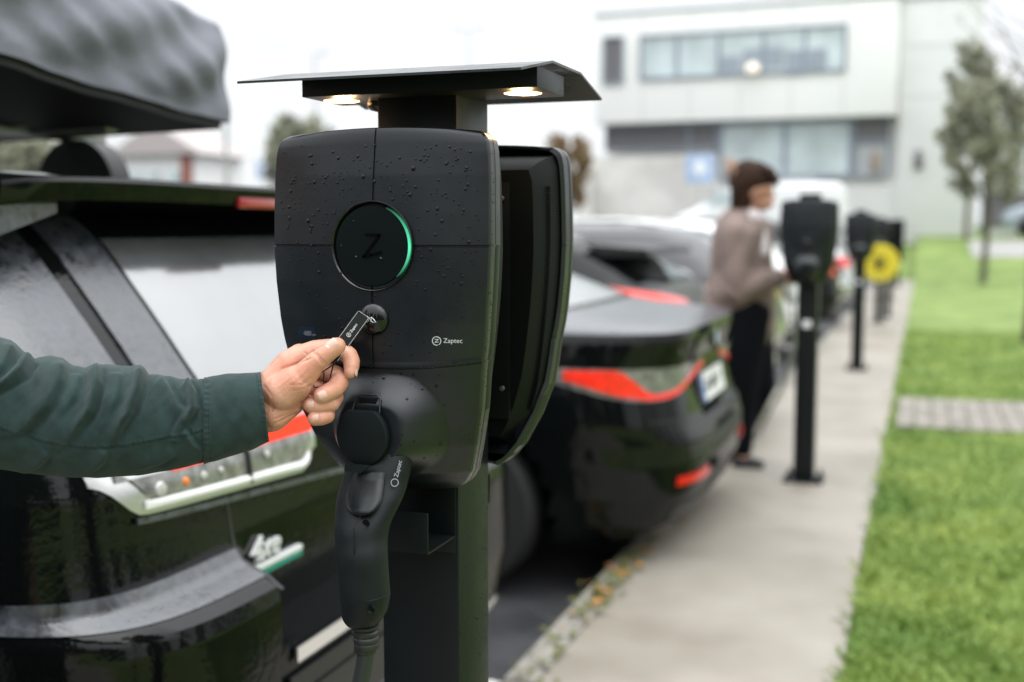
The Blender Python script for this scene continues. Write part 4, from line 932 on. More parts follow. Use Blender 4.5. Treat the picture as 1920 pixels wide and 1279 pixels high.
C3.patch('bumper_trim', -.75, .75, .40, .56, M_satin, .008, nu=30, nz=4)
C3.patch('sill', -.85, .85, .25, .38, M_plast, .006, nu=30, nz=3)
# charging plug on the third car
# ------------ fourth car: dark grey estate with bright window rims
D4 = Car('grey_estate', 'dark grey estate with bright window rims, left of the woman\'s shoulder', -1.15, 10.35, [
    (.24, .2, 4.5, .86, 6), (.34, .05, 4.6, .90, 7), (.50, .0, 4.65, .91, 7), (.80, .06, 4.5, .91, 7), (.96, .10, 4.1, .89, 8), (1.02, .16, 3.6, .87, 8), (1.20, .38, 3.1, .80, 7), (1.36, .62, 2.8, .72, 6), (1.42, .8, 2.5, .66, 6), (1.45, 1.1, 2.2, .56, 5)], M_greycar, (.9, 3.75), G)
D4.body(.03)
fr = D4.patch('window_rim', 1.18, 3.4, lambda t: 1.03, lambda t: 1.03+.36*math.sin(math.pi*min(.5, .04+t*1.5)), M_satin, .006, nu=40, nz=8)
D4.patch('side_window', 1.30, 3.3, lambda t: 1.07, lambda t: 1.08+.27*math.sin(math.pi*min(.5, .02+t*1.5)), mat('teal tinted glass', (.05, .11, .12), .1, coat=.5), .014, fr, 40, 8)
D4.patch('rear_window', -.55, .55, 1.05, 1.34, M_rearglass, .004, nu=20, nz=8)
for sg in (1, -1): D4.patch('tail_light', .45*sg, 1.1*sg, .86, .98, M_red, .006, nu=20, nz=4)
for sg in (1, -1):
    m = MB(); m.tube([(1.0, .60*sg, 1.46), (1.3, .62*sg, 1.50), (2.6, .62*sg, 1.50), (2.9, .60*sg, 1.46)], .018, 6); m.build('roof_rail', M_satin, D4.t)
# ------------ more cars down the row
def simple(name, label, X0, Yc, paint, h=1.45):
    k = h/1.45
    c = Car(name, label, X0, Yc, [(.24, .2, 4.2, .86, 6), (.34, .05, 4.3, .90, 7), (.55, .0, 4.3, .91, 7), (.85, .06, 4.2, .90, 7), (1.0*k, .14, 3.4, .87, 7), (1.2*k, .32, 2.9, .80, 7), (1.36*k, .58, 2.5, .72, 6), (1.45*k, 1.0, 2.1, .56, 5)], paint, (.85, 3.4), G)
    c.body(.04); c.patch('rear_window', -.55, .55, 1.03*k, 1.32*k, M_glass, .005, nu=14, nz=6)
    for sg in (1, -1):
        c.patch('tail_light', .50*sg, 1.05*sg, .84, .99, M_red, .006, nu=14, nz=4); c.patch('side_window', 1.45*sg, 3.0*sg, 1.06*k, 1.34*k, M_glass, .005, nu=20, nz=6)
    c.patch('number_plate', -.26, .26, .66, .77, M_plate, .01, nu=6, nz=2); c.patch('bumper_trim', -.75, .75, .28, .42, M_plast, .006, nu=20, nz=3)
    return c
simple('parked_car', 'white car parked beyond the grey estate, only its pale roof showing', -1.2, 13.2, M_whitecar, 1.50)
simple('parked_car', 'black tall car parked farther down the row behind the second charging post', -1.0, 16.0, M_paint, 1.55)
simple('parked_car', 'silver car parked near the far end of the row beside the yellow coil', -1.0, 19.4, M_silver, 1.45)
simple('parked_car', 'last dark grey car at the end of the row of tails', -1.05, 22.6, M_greycar, 1.5)
# white van broadside before the building
vy = 38.6; vx1 = atY(1592, 400, vy).x; vx0 = atY(1266, 400, vy).x; L = vx1-vx0
V = Car('white_van', 'white delivery van parked broadside in front of the office building', vx1, vy, [
    (.30, .1, L-.1, .90, 7), (.50, .0, L, .95, 8), (.85, .0, L-.1, .95, 8), (1.05, .02, L-.65, .94, 8), (1.25, .03, L-1.0, .92, 8), (1.55, .05, L-1.6, .90, 8), (1.80, .10, L-1.95, .88, 8), (1.90, .25, L-2.3, .80, 7), (1.93, .6, L-2.7, .7, 6)], M_whitecar, (1.0, L-1.0), None, zr=ground_h(vy)-.10)
V.t.pop('group', None) if 'group' in V.t else None
V.body(.04)
xs = [(L-1.95, L-1.0)]
m = MB(); m.loft([[(x, .925, z) for x, z in ((L-2.1, 1.25), (L-1.12, 1.25), (L-1.55, 1.62), (L-2.1, 1.68))], [(x, .955, z) for x, z in ((L-2.1, 1.25), (L-1.12, 1.25), (L-1.55, 1.62), (L-2.1, 1.68))]]); m.build('side_window', M_winglass, V.t, ang=20)
m = MB(); m.box((L*.5, .958, .62), (L*.5, .02, .06)); m.build('side_strip', M_plast, V.t)
m = MB(); m.box((L-.12, .90, .60), (.35, .12, .30), bev=.03); m.build('bumper', M_plast, V.t)
m = MB(); m.tube([(1.0, .6, 2.02), (L-2.6, .6, 2.02)], .03, 6); m.tube([(1.2, .6, 1.9), (1.2, .6, 2.02)], .025, 6); m.tube([(L-2.8, .6, 1.9), (L-2.8, .6, 2.02)], .025, 6); m.build('ladder_rack', M_alu, V.t)
# car beside the annex at the right
R9 = Car('pale_blue_car', 'pale blue car parked by the annex behind the right-hand trees', atY(1868, 420, 41.0).x+4.3, 41.0, [
    (.3, .1, 4.1, .85, 6), (.6, .0, 4.2, .9, 6), (.9, .1, 4.0, .88, 6), (1.2, .5, 3.0, .75, 6), (1.45, 1.0, 2.3, .6, 5)], mat('pale blue paint', (.34, .39, .46), .3, coat=.6), (.8, 3.3), None, zr=1.06)
R9.body(.04); R9.patch('side_window', 1.4, 2.9, .95, 1.3, M_glass, .006, nu=12, nz=4)
# ---------------------------------------------------------------- the person holding the fob (mostly outside the frame)
pe = thing('person', 'person in a green canvas jacket reaching in from the left, holding a black fob', 'person', (-1.32, .62, -.12))
def hp(zx, zy, dd=0.0): return atD(440+zx/4.2625, 560+zy/4.2625, 1.238+dd/1000)
mb = MB()
def cap(a, b, ra, rb): mb.capsule(hp(*a), hp(*b), ra/1000, rb/1000, 22)
def chain(pts):
    for p, q in zip(pts[:-1], pts[1:]): cap(p[:3], q[:3], p[3], q[3])
# forearm / wrist
chain([(-520, 830, 16, 22), (-150, 810, 15, 17), (120, 735, 13, 15), (260, 715, 12, 15.5)])
chain([(-520, 850, 16, 22), (-150, 880, 15, 20), (150, 880, 13, 18.5), (290, 870, 12, 18)])
chain([(100, 950, 14, 15), (240, 965, 12, 15), (310, 955, 12, 15)])
# palm slabs to each knuckle
W = (250, 740, 12)
chain([(260, 715, 12, 15.5), (420, 520, 16, 14), (520, 450, 20, 12.5)])
chain([(270, 790, 14, 17), (420, 640, 20, 16), (560, 560, 27, 12.5)])
chain([(280, 850, 14, 17), (430, 740, 22, 16), (560, 680, 29, 12)])
chain([(300, 910, 13, 17), (420, 850, 18, 15), (520, 790, 26, 11)])
chain([(330, 930, 8, 16), (450, 850, 9, 13), (520, 800, 14, 10)])
# thenar and thumb
chain([(300, 760, 10, 17), (400, 740, -1, 20.5), (500, 665, -6, 18), (560, 610, -8, 14.5), (640, 515, -11, 11.6), (700, 468, -12, 10.6), (760, 420, -12, 10.0), (808, 386, -11, 9.6), (820, 378, -10, 9.2)])
# index: proximal behind the thumb, then over and down
chain([(500, 470, 20, 12.5), (640, 415, 21, 11.5), (760, 400, 20, 11.0), (855, 412, 17, 10.2), (912, 452, 14, 9.6), (934, 500, 12, 9.2), (934, 545, 9, 8.6), (926, 588, 6, 7.2)])
# middle
chain([(560, 560, 27, 12), (700, 570, 27, 11), (812, 610, 20, 10.3), (838, 670, 10, 10.4), (800, 722, 2, 10.2), (740, 752, -3, 9.9), (700, 772, -5, 9.4)])
# ring
chain([(560, 690, 29, 11.5), (700, 740, 27, 10.5), (800, 790, 16, 9.8), (770, 838, 6, 9.6), (690, 852, 2, 9.4), (612, 852, 1, 8.8)])
# little
chain([(520, 790, 26, 10.5), (640, 850, 24, 9.4), (742, 905, 14, 8.5), (738, 938, 6, 8.4), (690, 955, 2, 8.2), (636, 960, 0, 7.7)])
hm = blob(mb, .00085, 7, 'body', .5)
# creases pressed in from the camera side
CR = [([(628, 430), (660, 470), (700, 520)], 9, .7), ([(655, 440), (690, 482), (728, 520)], 8, .6), ([(560, 430), (600, 470), (570, 500)], 9, .5), ([(600, 480), (500, 520), (380, 560)], 10, .8), ([(560, 800), (480, 850), (400, 880)], 9, .5), ([(600, 700), (560, 780), (480, 840)], 8, .5),
      ([(560, 900), (470, 930), (360, 985)], 11, .9), ([(235, 700), (300, 780), (300, 900)], 10, .5), ([(330, 960), (420, 930), (540, 860)], 10, .7), ([(440, 690), (540, 690), (610, 640)], 7, .35), ([(470, 740), (560, 720), (600, 690)], 6, .3), ([(760, 620), (800, 590), (850, 590)], 8, .4), ([(300, 1010), (400, 960), (520, 900)], 9, .4)]
def seg_d(p, a, b):
    ax, ay = a; bx, by = b; px, py = p; dx, dy = bx-ax, by-ay; t = max(0, min(1, ((px-ax)*dx+(py-ay)*dy)/(dx*dx+dy*dy))); return math.hypot(px-ax-t*dx, py-ay-t*dy)
vn = [v.normal.copy() for v in hm.vertices]
for v, n in zip(hm.vertices, vn):
    x, y, d = toPx(v.co); zx, zy = (x-440)*4.2625, (y-560)*4.2625
    f = -(n.dot(ray(x, y).normalized()))
    if f < .15: continue
    o_ = 0.0
    for pts, w, dep in CR:
        dd = min(seg_d((zx, zy), a, b) for a, b in zip(pts[:-1], pts[1:]))
        if dd < w*3: o_ += dep*math.exp(-(dd/w)**2)
    v.co -= n*o_*.0012
    # fine palm wrinkles and slight tendons
    v.co += n*.00012*math.sin(zx*.09+zy*.05+3*math.sin(zy*.02))*(1 if zx < 600 else .3)
hm.materials.append(M_skin); hm.shade_smooth()
# move into the person's frame; the rest of the body (off frame) is joined to the same mesh below
Bp = Vector((-1.32, .62, -.12))
rest = MB()
P = lambda x, y, z: Bp+Vector((x, y, z))
rest.capsule(P(.0, -.02, 1.63), P(.02, .0, 1.68), .095, .088); rest.capsule(P(.03, .03, 1.57), P(.03, .02, 1.60), .06, .06)
rest.capsule(P(0, -.02, 1.45), P(0, -.02, 1.58), .062, .058)
rest.capsule(P(.0, .085, 1.63), P(.0, .10, 1.615), .014, .017)
for s in (-1, 1): rest.capsule(P(s*.088, -.01, 1.64), P(s*.092, -.012, 1.61), .02, .014)
rest.capsule(P(.26, -.02, .86), P(.27, .02, .77), .040, .036)
for k in range(4): rest.capsule(P(.255+.012*k, .0+.016*k, .76), P(.255+.010*k, .03+.014*k, .69-.004*k), .0095, .008, 10)
rest.capsule(P(.24, .05, .80), P(.235, .07, .74), .011, .009, 10)
rest.capsule(P(0, -.02, 1.0), P(0, -.02, 1.40), .13, .14); rest.capsule(P(-.1, .0, 1.36), P(.1, 0, 1.36), .09, .09)
rest.capsule(P(.17, -.02, 1.38), P(.25, -.03, 1.10), .06, .05); rest.capsule(P(.25, -.03, 1.10), P(.26, -.02, .86), .05, .036)
sh = P(-.18, .0, 1.36)*0+P(.12, .05, 1.37); el = atD(-95, 775, 1.262)
rest.capsule(sh, el, .062, .044); rest.capsule(el, hp(-520, 850, 16), .044, .022)
for s in (-1, 1): rest.capsule(P(s*.09, 0, .95), P(s*.10, .02, .50), .10, .075); rest.capsule(P(s*.10, .02, .50), P(s*.11, 0, .10), .07, .045); rest.capsule(P(s*.11, -.03, .05), P(s*.12, .14, .035), .042, .036)
rm = blob(rest, .011, 6, 'rest')
m = MB(); m.v = [tuple(v.co-Bp) for v in hm.vertices]; m.f = [tuple(p.vertices) for p in hm.polygons]; m.mi = [0]*len(m.f)
m.add([v.co-Bp for v in rm.vertices], [tuple(p.vertices) for p in rm.polygons])
me = bpy.data.meshes.new('body'); me.from_pydata(m.v, [], m.f); me.materials.append(M_skin); me.shade_smooth()
bo = link(bpy.data.objects.new('body', me)); bo.parent = pe
# nails
def nail(c, along, nrm, L, Wd, r, mt=M_nail, name='fingernail'):
    c = Vector(c); t = Vector(along).normalized(); n = Vector(nrm); n = (n-t*n.dot(t)).normalized(); b = t.cross(n)
    def f(u, v):
        y = (v-.5)*L; k = math.sqrt(max(0, 1-abs(2*v-1)**3.2)); x = (u-.5)*Wd*lerp(.55, 1, k); a = x/r; e = min(1, 5*u, 5*(1-u), 5*v, 5*(1-v))
        return c+t*y+b*(r*math.sin(a))+n*(r*math.cos(a)-r+.0004*e-(y/L)**2*.0012-.0003)
    g = gridmb(f, 14, 14); g.build(name, mt, pe, world=True, ang=180)
tc = -ray(590, 700).normalized()
def surf(zx, zy, dd, r, n): return hp(zx, zy, dd)+Vector(n).normalized()*r/1000
upv = Vector((0, 0, 1)); rt_ = _R
nv = (tc*1.0+upv*.30-rt_*.20).normalized(); al = (hp(840, 362, -11)-hp(720, 455, -12)).normalized()
nail(surf(788, 386, -11.5, 9.62, nv), al, nv, .0135, .0135, .0092)
nail(surf(775, 400, -11.6, 9.74, nv)-al*.0026, al, nv, .0036, .0092, .0092, M_nailw, 'lunula')
nv = (tc+upv*.02-rt_*.06).normalized(); nail(surf(706, 768, -5, 9.55, nv), hp(650, 790, -6)-hp(760, 742, -2), nv, .0095, .0105, .0080)
nv = (tc+upv*.16-rt_*.15).normalized(); nail(surf(612, 850, 1, 8.95, nv), hp(560, 855, 3)-hp(690, 850, 0), nv, .0085, .0100, .0075)
nv = (tc+upv*.20-rt_*.10).normalized(); nail(surf(644, 958, 0, 7.9, nv), hp(590, 965, 2)-hp(700, 952, 0), nv, .0080, .0090, .0068)
nv = (tc*.15-upv*.25+rt_).normalized(); nail(surf(930, 580, 6, 7.6, nv), hp(922, 620, 4)-hp(936, 520, 11), nv, .0095, .0095, .0070)
# ---- jacket sleeve: traced silhouette swept round the forearm, real thickness
TOP = [(-330, 560), (-200, 590), (-100, 610), (-20, 628), (0, 634), (20, 640), (36, 651), (50, 664), (58, 671), (64, 673), (74, 669), (95, 666), (118, 672), (136, 684), (160, 689), (178, 684), (200, 684), (235, 686), (262, 687), (272, 691), (280, 702), (292, 703), (320, 706), (345, 712), (354, 712), (362, 708), (370, 712), (378, 711), (400, 707), (440, 703), (470, 701), (489, 700)]
BOT = [(-330, 900), (-200, 890), (-100, 885), (0, 880), (60, 889), (120, 894), (200, 895), (260, 892), (320, 882), (380, 868), (430, 855), (470, 842), (506, 826)]
def itp(T, x):
    if x <= T[0][0]: return T[0][1]
    for a, b in zip(T[:-1], T[1:]):
        if x <= b[0]: return lerp(a[1], b[1], (x-a[0])/(b[0]-a[0]))
    return T[-1][1]
# ridge lines (photo px): points, width, height mm, asymmetric
FO = [([(185, 690), (186, 720), (172, 770), (148, 800), (118, 838)], 11, 4.6), ([(268, 693), (262, 730), (246, 775), (228, 800), (212, 830)], 10, 4.8), ([(352, 714), (362, 735), (366, 765), (352, 790), (345, 800)], 8, 4.4), ([(30, 655), (10, 690), (-20, 720)], 14, 4),
      ([(62, 672), (45, 700), (10, 722), (-40, 745)], 11, 5), ([(120, 678), (112, 715), (88, 760), (50, 800), (20, 815)], 15, 3.2), ([(300, 708), (318, 735), (330, 760), (350, 775)], 10, 2.2), ([(225, 700), (222, 740), (200, 790)], 12, 2.0), ([(330, 850), (300, 865), (250, 880)], 10, 1.5),
      ([(345, 805), (362, 830), (382, 850)], 6, 2.0), ([(200, 845), (190, 865), (160, 885)], 12, 1.6), ([(90, 850), (70, 870), (40, 885)], 13, 1.8), ([(410, 715), (440, 735), (452, 770), (455, 800)], 16, 1.5), ([(150, 700), (140, 740), (105, 790)], 12, 1.6), ([(322, 830), (332, 800), (350, 770)], 9, 1.5)]
SEAM = [(-120, 780), (-40, 795), (0, 805), (40, 818), (80, 829), (120, 836), (160, 840), (200, 840), (240, 836), (280, 829), (320, 821), (355, 816), (384, 808)]
def fold(x, y):
    h = 0.0
    for pts, w, a in FO:
        if not (min(p[0] for p in pts)-3*w < x < max(p[0] for p in pts)+3*w): continue
        best = 1e9; sg = 1; tt = 0
        for i, (p, q) in enumerate(zip(pts[:-1], pts[1:])):
            dx, dy = q[0]-p[0], q[1]-p[1]; t = max(0, min(1, ((x-p[0])*dx+(y-p[1])*dy)/(dx*dx+dy*dy))); ex, ey = x-p[0]-t*dx, y-p[1]-t*dy; d = math.hypot(ex, ey)
            if d < best: best = d; sg = 1 if (dx*ey-dy*ex) < 0 else -1; tt = (i+t)/(len(pts)-1)
        fade = sst(-.02, .10, tt)*sst(1.05, .55, tt)+.15
        ww = w*(.42 if sg > 0 else 1.5); h += a*fade*math.exp(-(best/ww)**2) - a*.35*fade*math.exp(-((best-1.1*w*.42*2)/(w*.5))**2)*(1 if sg > 0 else 0)
    return h
rs = random.Random(2); PH = [rs.uniform(0, 6.28) for _ in range(12)]
def lown(x, y): return .9*math.sin(x*.021+y*.013+PH[0])+.7*math.sin(x*.043-y*.027+PH[1])+.35*math.sin(x*.09+y*.06+PH[2])+.25*math.sin(x*.13-y*.11+PH[3])
XS = []; x = -330.0
while x < 384: XS.append(x); x += 9 if x < -20 else 2.2
XS.append(384)
def sleeve_pt(px, a, cuff=False, off=0.0):
    # a: 0 top, pi/2 facing the camera, pi bottom
    t = itp(TOP, px); b = itp(BOT, px); mid = (t+b)/2; hf = (b-t)/2
    dC = 1.246+.012*sst(384, -330, px)
    c, s = math.cos(a), math.sin(a); p = 2.15
    c2 = math.copysign(abs(c)**(2/p), c); s2 = math.copysign(abs(s)**(2/p), s)
    sx = px
    if cuff: # slanted opening: bottom reaches farther right
        sx = px
    y = mid-hf*c2; depth_r = hf/FPX*dC*.86
    d = dC-depth_r*s2
    h = 0.0
    if s > -.2:
        k = sst(-.2, .25, s)
        if not cuff:
            h = (fold(px, y)*1.9+lown(px, y)*.8+.7*abs(math.sin(px*.035+y*.022+1.5*math.sin(y*.03)))-.5*abs(math.sin(px*.06-y*.018+2*math.sin(px*.012)))+.35*abs(math.sin(px*.11+y*.07+2*math.sin(y*.05))))*k
            sy = itp(SEAM, px); q = y-sy
            h += (-1.3*math.exp(-(q/1.6)**2)-.55*math.exp(-((q+7.5)/1.4)**2)+.7*math.exp(-((q+4)/3)**2)*(1+.9*math.sin(px*.75+1.3*math.sin(px*.11)))-(.8 if q > 0 else 0)*sst(0, 2, q)*math.exp(-(q/30)**2)*.6)*k
            h += 1.4*math.sin(px*.30+1.7*math.sin(y*.03))*math.exp(-((px-384)/13)**2)*k*.8
            h -= 1.5*math.exp(-((px-384)/4)**2)*k
        else:
            h = (1.1*lown(px*1.2, y)+1.0*math.exp(-((seg_d((px, y), (432, 722), (458, 775)))/13)**2)+.8*math.exp(-((seg_d((px, y), (458, 775), (450, 830)))/12)**2))*k
            for e, dep in ((391, 1.1), (396, .7)): h -= dep*math.exp(-((px-e-(y-780)*.02)/1.1)**2)*k
            rim = lerp(490, 506, (y-700)/126); h -= .9*math.exp(-((px-(rim-9))/1.2)**2)*k; h += .45*math.sin(y*.55+math.sin(y*.2)*2)*math.exp(-((px-(rim-5))/4)**2)*k; h += .5*math.sin(y*.6)*math.exp(-((px-388)/5)**2)*k
    else:
        h = lown(px, y)*.5
    # outward normal in the (up, towards camera) plane
    q = atD(sx, y, d); n = (_U*c+(-_F)*s).normalized()
    return q+n*(h/1000+off)
NA = 190
def rings_for(xs, cuff, off=0.0):
    R = []
    for px in xs:
        r = []
        for k in range(NA):
            a = 2*math.pi*k/NA
            if cuff:
                sl = lerp(0, 16, (1-math.cos(a))/2) * sst(384, 490, px); r.append(sleeve_pt(px+sl, a, True, off))
            else: r.append(sleeve_pt(px, a, False, off))
        R.append(r)
    return R
m = MB(); m.loft(rings_for(XS, False), (False, False)); jk = m.build('sleeve', M_sleeve, pe, world=True, ang=180)
cx_ = [382+i*1.8 for i in range(61)]; cx_ = [x for x in cx_ if x <= 489.5]
outer = rings_for(cx_, True, .0012); inner = rings_for([cx_[-1], 470, 440, 400], True, -.0012)
m = MB(); m.loft(outer+[rings_for([cx_[-1]+.4], True, .0004)[0]]+inner, (False, False)); m.build('cuff', M_sleeve, jk, world=True, ang=180)
m = MB()
for k in range(96):   # stitches along the sleeve seam and the cuff
    px = -10+k*4.1
    if px > 380: break
    sy = itp(SEAM, px)-7.5; t = itp(TOP, px); b = itp(BOT, px); c = max(-1, min(1, ((t+b)/2-sy)/((b-t)/2))); c = math.copysign(abs(c)**(2.15/2), c); a = math.acos(c)
    p = sleeve_pt(px, a, False, .0002); q = sleeve_pt(px+2.6, a, False, .0002); m.tube([p, q], .00028, 5)
for rim_o in (9.5,):
    for k in range(40):
        a = .12+2.9*k/40; r_ = []
        for aa in (a, a+.045):
            sl = lerp(0, 16, (1-math.cos(aa))/2); r_.append(sleeve_pt(489.5-rim_o+sl, aa, True, .0014))
        m.tube(r_, .00026, 5)
m.build('stitching', M_stitch, jk, world=True)
# rest of the jacket, trousers, hair (out of frame)
jb = MB(); jb.capsule(P(0, -.02, .92), P(0, -.02, 1.36), .17, .165); jb.capsule(P(-.14, -.02, 1.36), P(.13, -.01, 1.37), .10, .10); jb.capsule(P(.17, -.02, 1.38), P(.26, -.03, 1.10), .085, .07); jb.capsule(P(.26, -.03, 1.10), P(.27, -.02, .90), .068, .055)
jb.capsule(sh, el, .092, .078); jb.capsule(el, atD(-235, 752, 1.262), .080, .082)
jm = blob(jb, .012, 5, 'jacket'); m = MB(); m.add([v.co-Bp for v in jm.vertices], [tuple(p.vertices) for p in jm.polygons]); m.build('jacket', M_sleeve, pe, ang=180)
tb = MB()
for s in (-1, 1): tb.capsule(P(s*.09, 0, .93), P(s*.10, .02, .50), .125, .095); tb.capsule(P(s*.10, .02, .50), P(s*.11, 0, .10), .09, .075)
jm = blob(tb, .012, 5, 'trousers'); m = MB(); m.add([v.co-Bp for v in jm.vertices], [tuple(p.vertices) for p in jm.polygons]); m.build('trousers', M_trouser, pe, ang=180)
m = MB(); m.capsule(P(0, -.045, 1.67), P(.0, -.02, 1.70), .100, .096); hr = m.build('hair', M_hair, pe, world=True)
for s in (-1, 1):
    m = MB(); m.capsule(P(s*.11, -.03, .045), P(s*.12, .15, .04), .052, .045); m.build('shoe', M_shoe, pe, world=True)
    m = MB(); m.capsule(P(s*.032+.01, .082, 1.655), P(s*.034+.01, .083, 1.655), .010, .010); m.build('eye', M_white, pe, world=True)
m = MB(); m.capsule(P(-.02, .093, 1.578), P(.045, .093, 1.578), .008, .008); m.build('mouth', mat('lips', (.4, .15, .13), .5), pe, world=True)
# ---- the fob and its cord (held: top-level)
tipL = atD(672.5, 579.5, 1.2575); tipR = atD(694.5, 595, 1.2590); bL = atD(610, 665, 1.2405); bR = atD(632, 681, 1.2420)
ax = ((bL-tipL)+(bR-tipR)).normalized(); wd = (tipR-tipL); wdn = (wd-ax*wd.dot(ax)).normalized(); nn = ax.cross(wdn)
if nn.dot(tc) < 0: nn = -nn
fb = thing('key_fob', 'black glossy rectangular fob pinched in the hand and touching the round reader', 'key fob', tuple(bL))
w = wd.length; L = (bL-tipL).length; o_ = (tipL+tipR)/2
bm = bmesh.new(); bmesh.ops.create_cube(bm, size=1)
for v in bm.verts: v.co = Vector((v.co.x*w, v.co.y*L, v.co.z*.0048))
bmesh.ops.bevel(bm, geom=[e for e in bm.edges if abs(e.verts[0].co.z-e.verts[1].co.z) > .001], offset=.0022, segments=4, affect='EDGES')
bmesh.ops.bevel(bm, geom=[e for e in bm.edges if len(e.link_faces) == 2 and e.calc_face_angle() > 1.2], offset=.0009, segments=2, affect='EDGES')
m = MB(); cc = o_+ax*L/2-nn*.0024
m.add([cc+wdn*v.co.x+ax*v.co.y+nn*v.co.z for v in bm.verts], [[v.index for v in f.verts] for f in bm.faces]); bm.free(); m.build('case', M_fob, fb, world=True, ang=25)
tp = MB(); N = 40   # thin pale line painting the bevel's highlight
e = .0011; cs = [(-w/2+e, .0016), (w/2-e, .0016), (w/2-e, L-.002), (-w/2+e, L-.002)]
tp.tube([o_+wdn*a+ax*b+nn*.00012 for a, b in (cs[3], (-w/2+e, .0026), (-w/2+e+.0010, .0016), (w/2-e-.0010, .0016), (w/2-e, .0026), cs[2])], .00030, 6); tp.build('edge', mat('painted bevel glint', (.42, .43, .43), .3), fb, world=True)
td = -ax; up_ = nn.cross(td)
q0 = o_+ax*.0300+nn*.0003
m = MB(); ringmb(m, q0, .0022, .00042, td, up_, 24, th=.00012); strokemb(m, [(-.0008, .0009), (.0009, .0009), (-.0009, -.0008), (.0009, -.0006)], .00035, td, up_, q0, .00012)
t = textmb('Zaptec', .0041, q0+td*.0036, td, up_, .00012); m.add(t.v, t.f); m.build('print', M_white, fb, world=True, smooth=False)
m = MB(); m.tube([hp(800, 520, 2), hp(740, 560, 6), hp(680, 600, 6), hp(640, 640, 2), hp(627, 690, 0), hp(640, 712, 2), hp(680, 708, 4), hp(705, 690, 6)], .0008, 8)
m.tube([hp(790, 520, 4), hp(775, 580, 6), hp(760, 640, 6), hp(735, 680, 4), hp(716, 684, 4), hp(708, 650, 8), hp(715, 590, 10)], .0008, 8); m.build('cord', M_cord, fb, world=True)
# ---------------------------------------------------------------- woman at the second station
wo = thing('person', 'person with brown hair in taupe coat and black trousers, looking down by the second post', 'person', (-.80, 6.30, 0))
def wp(x, y, dy=0.0): return atY(x, y, 6.30+dy)
def wcap(mb, a, b, ra, rb, seg=14): mb.capsule(wp(*a), wp(*b), ra, rb, seg)
mb = MB()
wcap(mb, (1412, 345), (1420, 352), .090, .085); wcap(mb, (1424, 375), (1430, 380), .060, .048); wcap(mb, (1443, 362), (1452, 369), .012, .013); wcap(mb, (1440, 384), (1446, 385), .018, .016); wcap(mb, (1407, 362, -.075), (1408, 368, -.075), .016, .012, 8)
wcap(mb, (1400, 375), (1398, 430), .052, .058)
wcap(mb, (1393, 450), (1393, 600), .125, .13)
for d in (-.12, .10):
    wcap(mb, (1392, 440, d), (1386, 540, d*1.3), .052, .045); wcap(mb, (1386, 540, d*1.3), (1462, 522, d*.8), .043, .028)
    wcap(mb, (1462, 522, d*.8), (1476, 521, d*.7), .032, .030)
    for k in range(4): wcap(mb, (1478, 515+k*4, d*.7), (1490-abs(k-1)*2, 520+k*4.5, d*.55), .010, .008, 8)
    wcap(mb, (1472, 514, d*.7), (1482, 509, d*.5), .011, .009, 8)
wcap(mb, (1398, 600, -.05), (1385, 725, -.06), .095, .062); wcap(mb, (1385, 725, -.06), (1392, 850, -.05), .055, .038)
wcap(mb, (1400, 600, .08), (1420, 722, .10), .095, .062); wcap(mb, (1420, 722, .10), (1375, 840, .14), .055, .038)
wcap(mb, (1388, 866, -.05), (1420, 871, -.05), .034, .026); wcap(mb, (1372, 855, .14), (1400, 860, .14), .034, .028)
wm = blob(mb, .009, 4, 'body'); WB = Vector((-.80, 6.30, 0))
def addm(me, name, mt): m = MB(); m.add([v.co-WB for v in me.vertices], [tuple(p.vertices) for p in me.polygons]); return m.build(name, mt, wo, ang=180)
addm(wm, 'body', M_skin2)
mb = MB()
wcap(mb, (1390, 440), (1390, 560), .160, .18); wcap(mb, (1378, 560), (1366, 625), .17, .14); wcap(mb, (1400, 560), (1412, 615), .16, .12); wcap(mb, (1362, 610), (1350, 655), .12, .06); wcap(mb, (1360, 480), (1352, 610), .06, .10)
wcap(mb, (1395, 415), (1402, 420), .10, .09)
for d in (-.15, .12):
    wcap(mb, (1385, 440, d), (1384, 545, d*1.2), .085, .072); wcap(mb, (1384, 545, d*1.2), (1455, 523, d*.8), .070, .052)
cm = blob(mb, .013, 3, 'coat')
for v in cm.vertices:
    p = v.co; v.co += v.normal*(.010*abs(math.sin(9*p.z+14*p.x+2*math.sin(7*p.z)))+.008*abs(math.sin(22*p.x-13*p.z+9*p.y))-.010)
addm(cm, 'coat', M_coat)
mb = MB(); wcap(mb, (1398, 590, -.05), (1390, 725, -.06), .14, .10); wcap(mb, (1390, 725, -.06), (1392, 840, -.05), .10, .055); wcap(mb, (1400, 590, .08), (1425, 720, .10), .14, .09); wcap(mb, (1425, 720, .10), (1378, 830, .14), .09, .06); wcap(mb, (1370, 600), (1372, 730), .12, .10)
addm(blob(mb, .013, 4, 'trousers'), 'trousers', M_trouser)
mb = MB(); wcap(mb, (1404, 336), (1416, 336), .110, .10); wcap(mb, (1398, 345), (1393, 385), .092, .055); wcap(mb, (1410, 322), (1436, 329), .062, .045); wcap(mb, (1392, 380), (1390, 398), .055, .03); wcap(mb, (1396, 344, -.05), (1390, 390, -.05), .065, .045); wcap(mb, (1422, 322, -.03), (1436, 336, -.05), .045, .03); addm(blob(mb, .009, 3, 'hair'), 'hair', M_hair)
rnd = random.Random(6); m = MB()
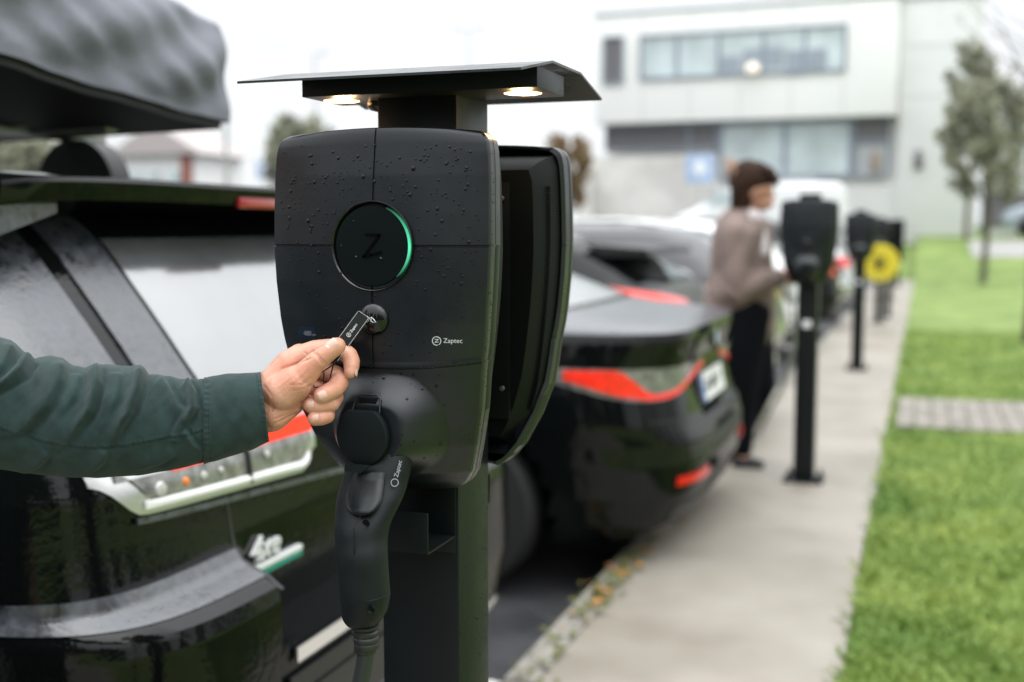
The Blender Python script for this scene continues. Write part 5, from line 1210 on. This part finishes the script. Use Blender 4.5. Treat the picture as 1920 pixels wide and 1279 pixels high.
for k in range(80):
    d = rnd.uniform(-.10, .10); x0 = 1410+rnd.uniform(-14, 14); e = 1388+rnd.uniform(-10, 12) if k % 4 else 1442+rnd.uniform(-6, 18)
    if k % 4: m.tube([wp(x0, 308+rnd.uniform(-2, 6), d*.5), wp((x0+e)/2-9, 335, d), wp(e-4+rnd.uniform(-5, 3), 368, d*1.1), wp(e+rnd.uniform(-13, 9), 390+rnd.uniform(-10, 18), d*1.1)], [.011, .012, .009, .002], 5)
    else: m.tube([wp(x0, 310, d*.5), wp((x0+e)/2+8, 318, d*.9), wp(e, 334+rnd.uniform(-3, 6), d*.8), wp(e+rnd.uniform(-4, 5), 347+rnd.uniform(-4, 6), d*.7)], [.012, .013, .010, .002], 5)
m.build('hair_strands', M_hair, wo, world=True); m = MB()
for k in range(34):
    a = rnd.uniform(-.06, .06); x0 = 1398+rnd.uniform(-5, 5); y0 = 332+rnd.uniform(-12, 10); m.tube([wp(x0, y0, a), wp(x0-12, y0-6+rnd.uniform(-4, 4), a), wp(x0-24+rnd.uniform(-4, 4), y0-16+rnd.uniform(-6, 8), a*1.5), wp(x0-38+rnd.uniform(-8, 8), y0-20+rnd.uniform(-20, 22), a*2)], [.007, .006, .004, .001], 5)
m.build('blown_hair', M_hair2, wo, world=True)
m = MB(); m.capsule(wp(1412, 408, -.06), wp(1424, 418, -.04), .045, .035); m.capsule(wp(1425, 430, -.05), wp(1432, 475, -.09), .035, .028); m.build('scarf', M_scarf, wo, world=True)
for a in ((1388, 868, -.05, 1422, 872), (1372, 857, .14, 1402, 862)):
    m = MB(); m.capsule(wp(a[0], a[1], a[2]), wp(a[3], a[4], a[2]), .044, .034); m.build('shoe', M_shoe, wo, world=True)
for d in (-.035, .03):
    m = MB(); p = wp(1441, 352, d); m.capsule(p, p+Vector((.002, 0, 0)), .010, .010, 8); m.build('eye', M_glyph, wo, world=True)
m = MB(); m.capsule(wp(1449, 380, -.02), wp(1449, 380, .02), .008, .008, 8); m.build('mouth', MATS['lips'], wo, world=True)
# white plug and the cable to the third car
cp = thing('charging_plug', 'white charging plug held by the person at the second post, thin grey cable drooping', 'plug', tuple(wp(1480, 545, .25)))
m = MB(); m.capsule(wp(1476, 535, .1), wp(1484, 560, .1), .045, .035); m.build('handle', M_white, cp, world=True)
m = MB(); q = [(1484, 560), (1490, 640), (1470, 720), (1450, 760), (1425, 810), (1398, 838), (1380, 850)]
m.tube([wp(x, y, .12) for x, y in q], .010, 6); m.build('cable', M_alu, cp, world=True)
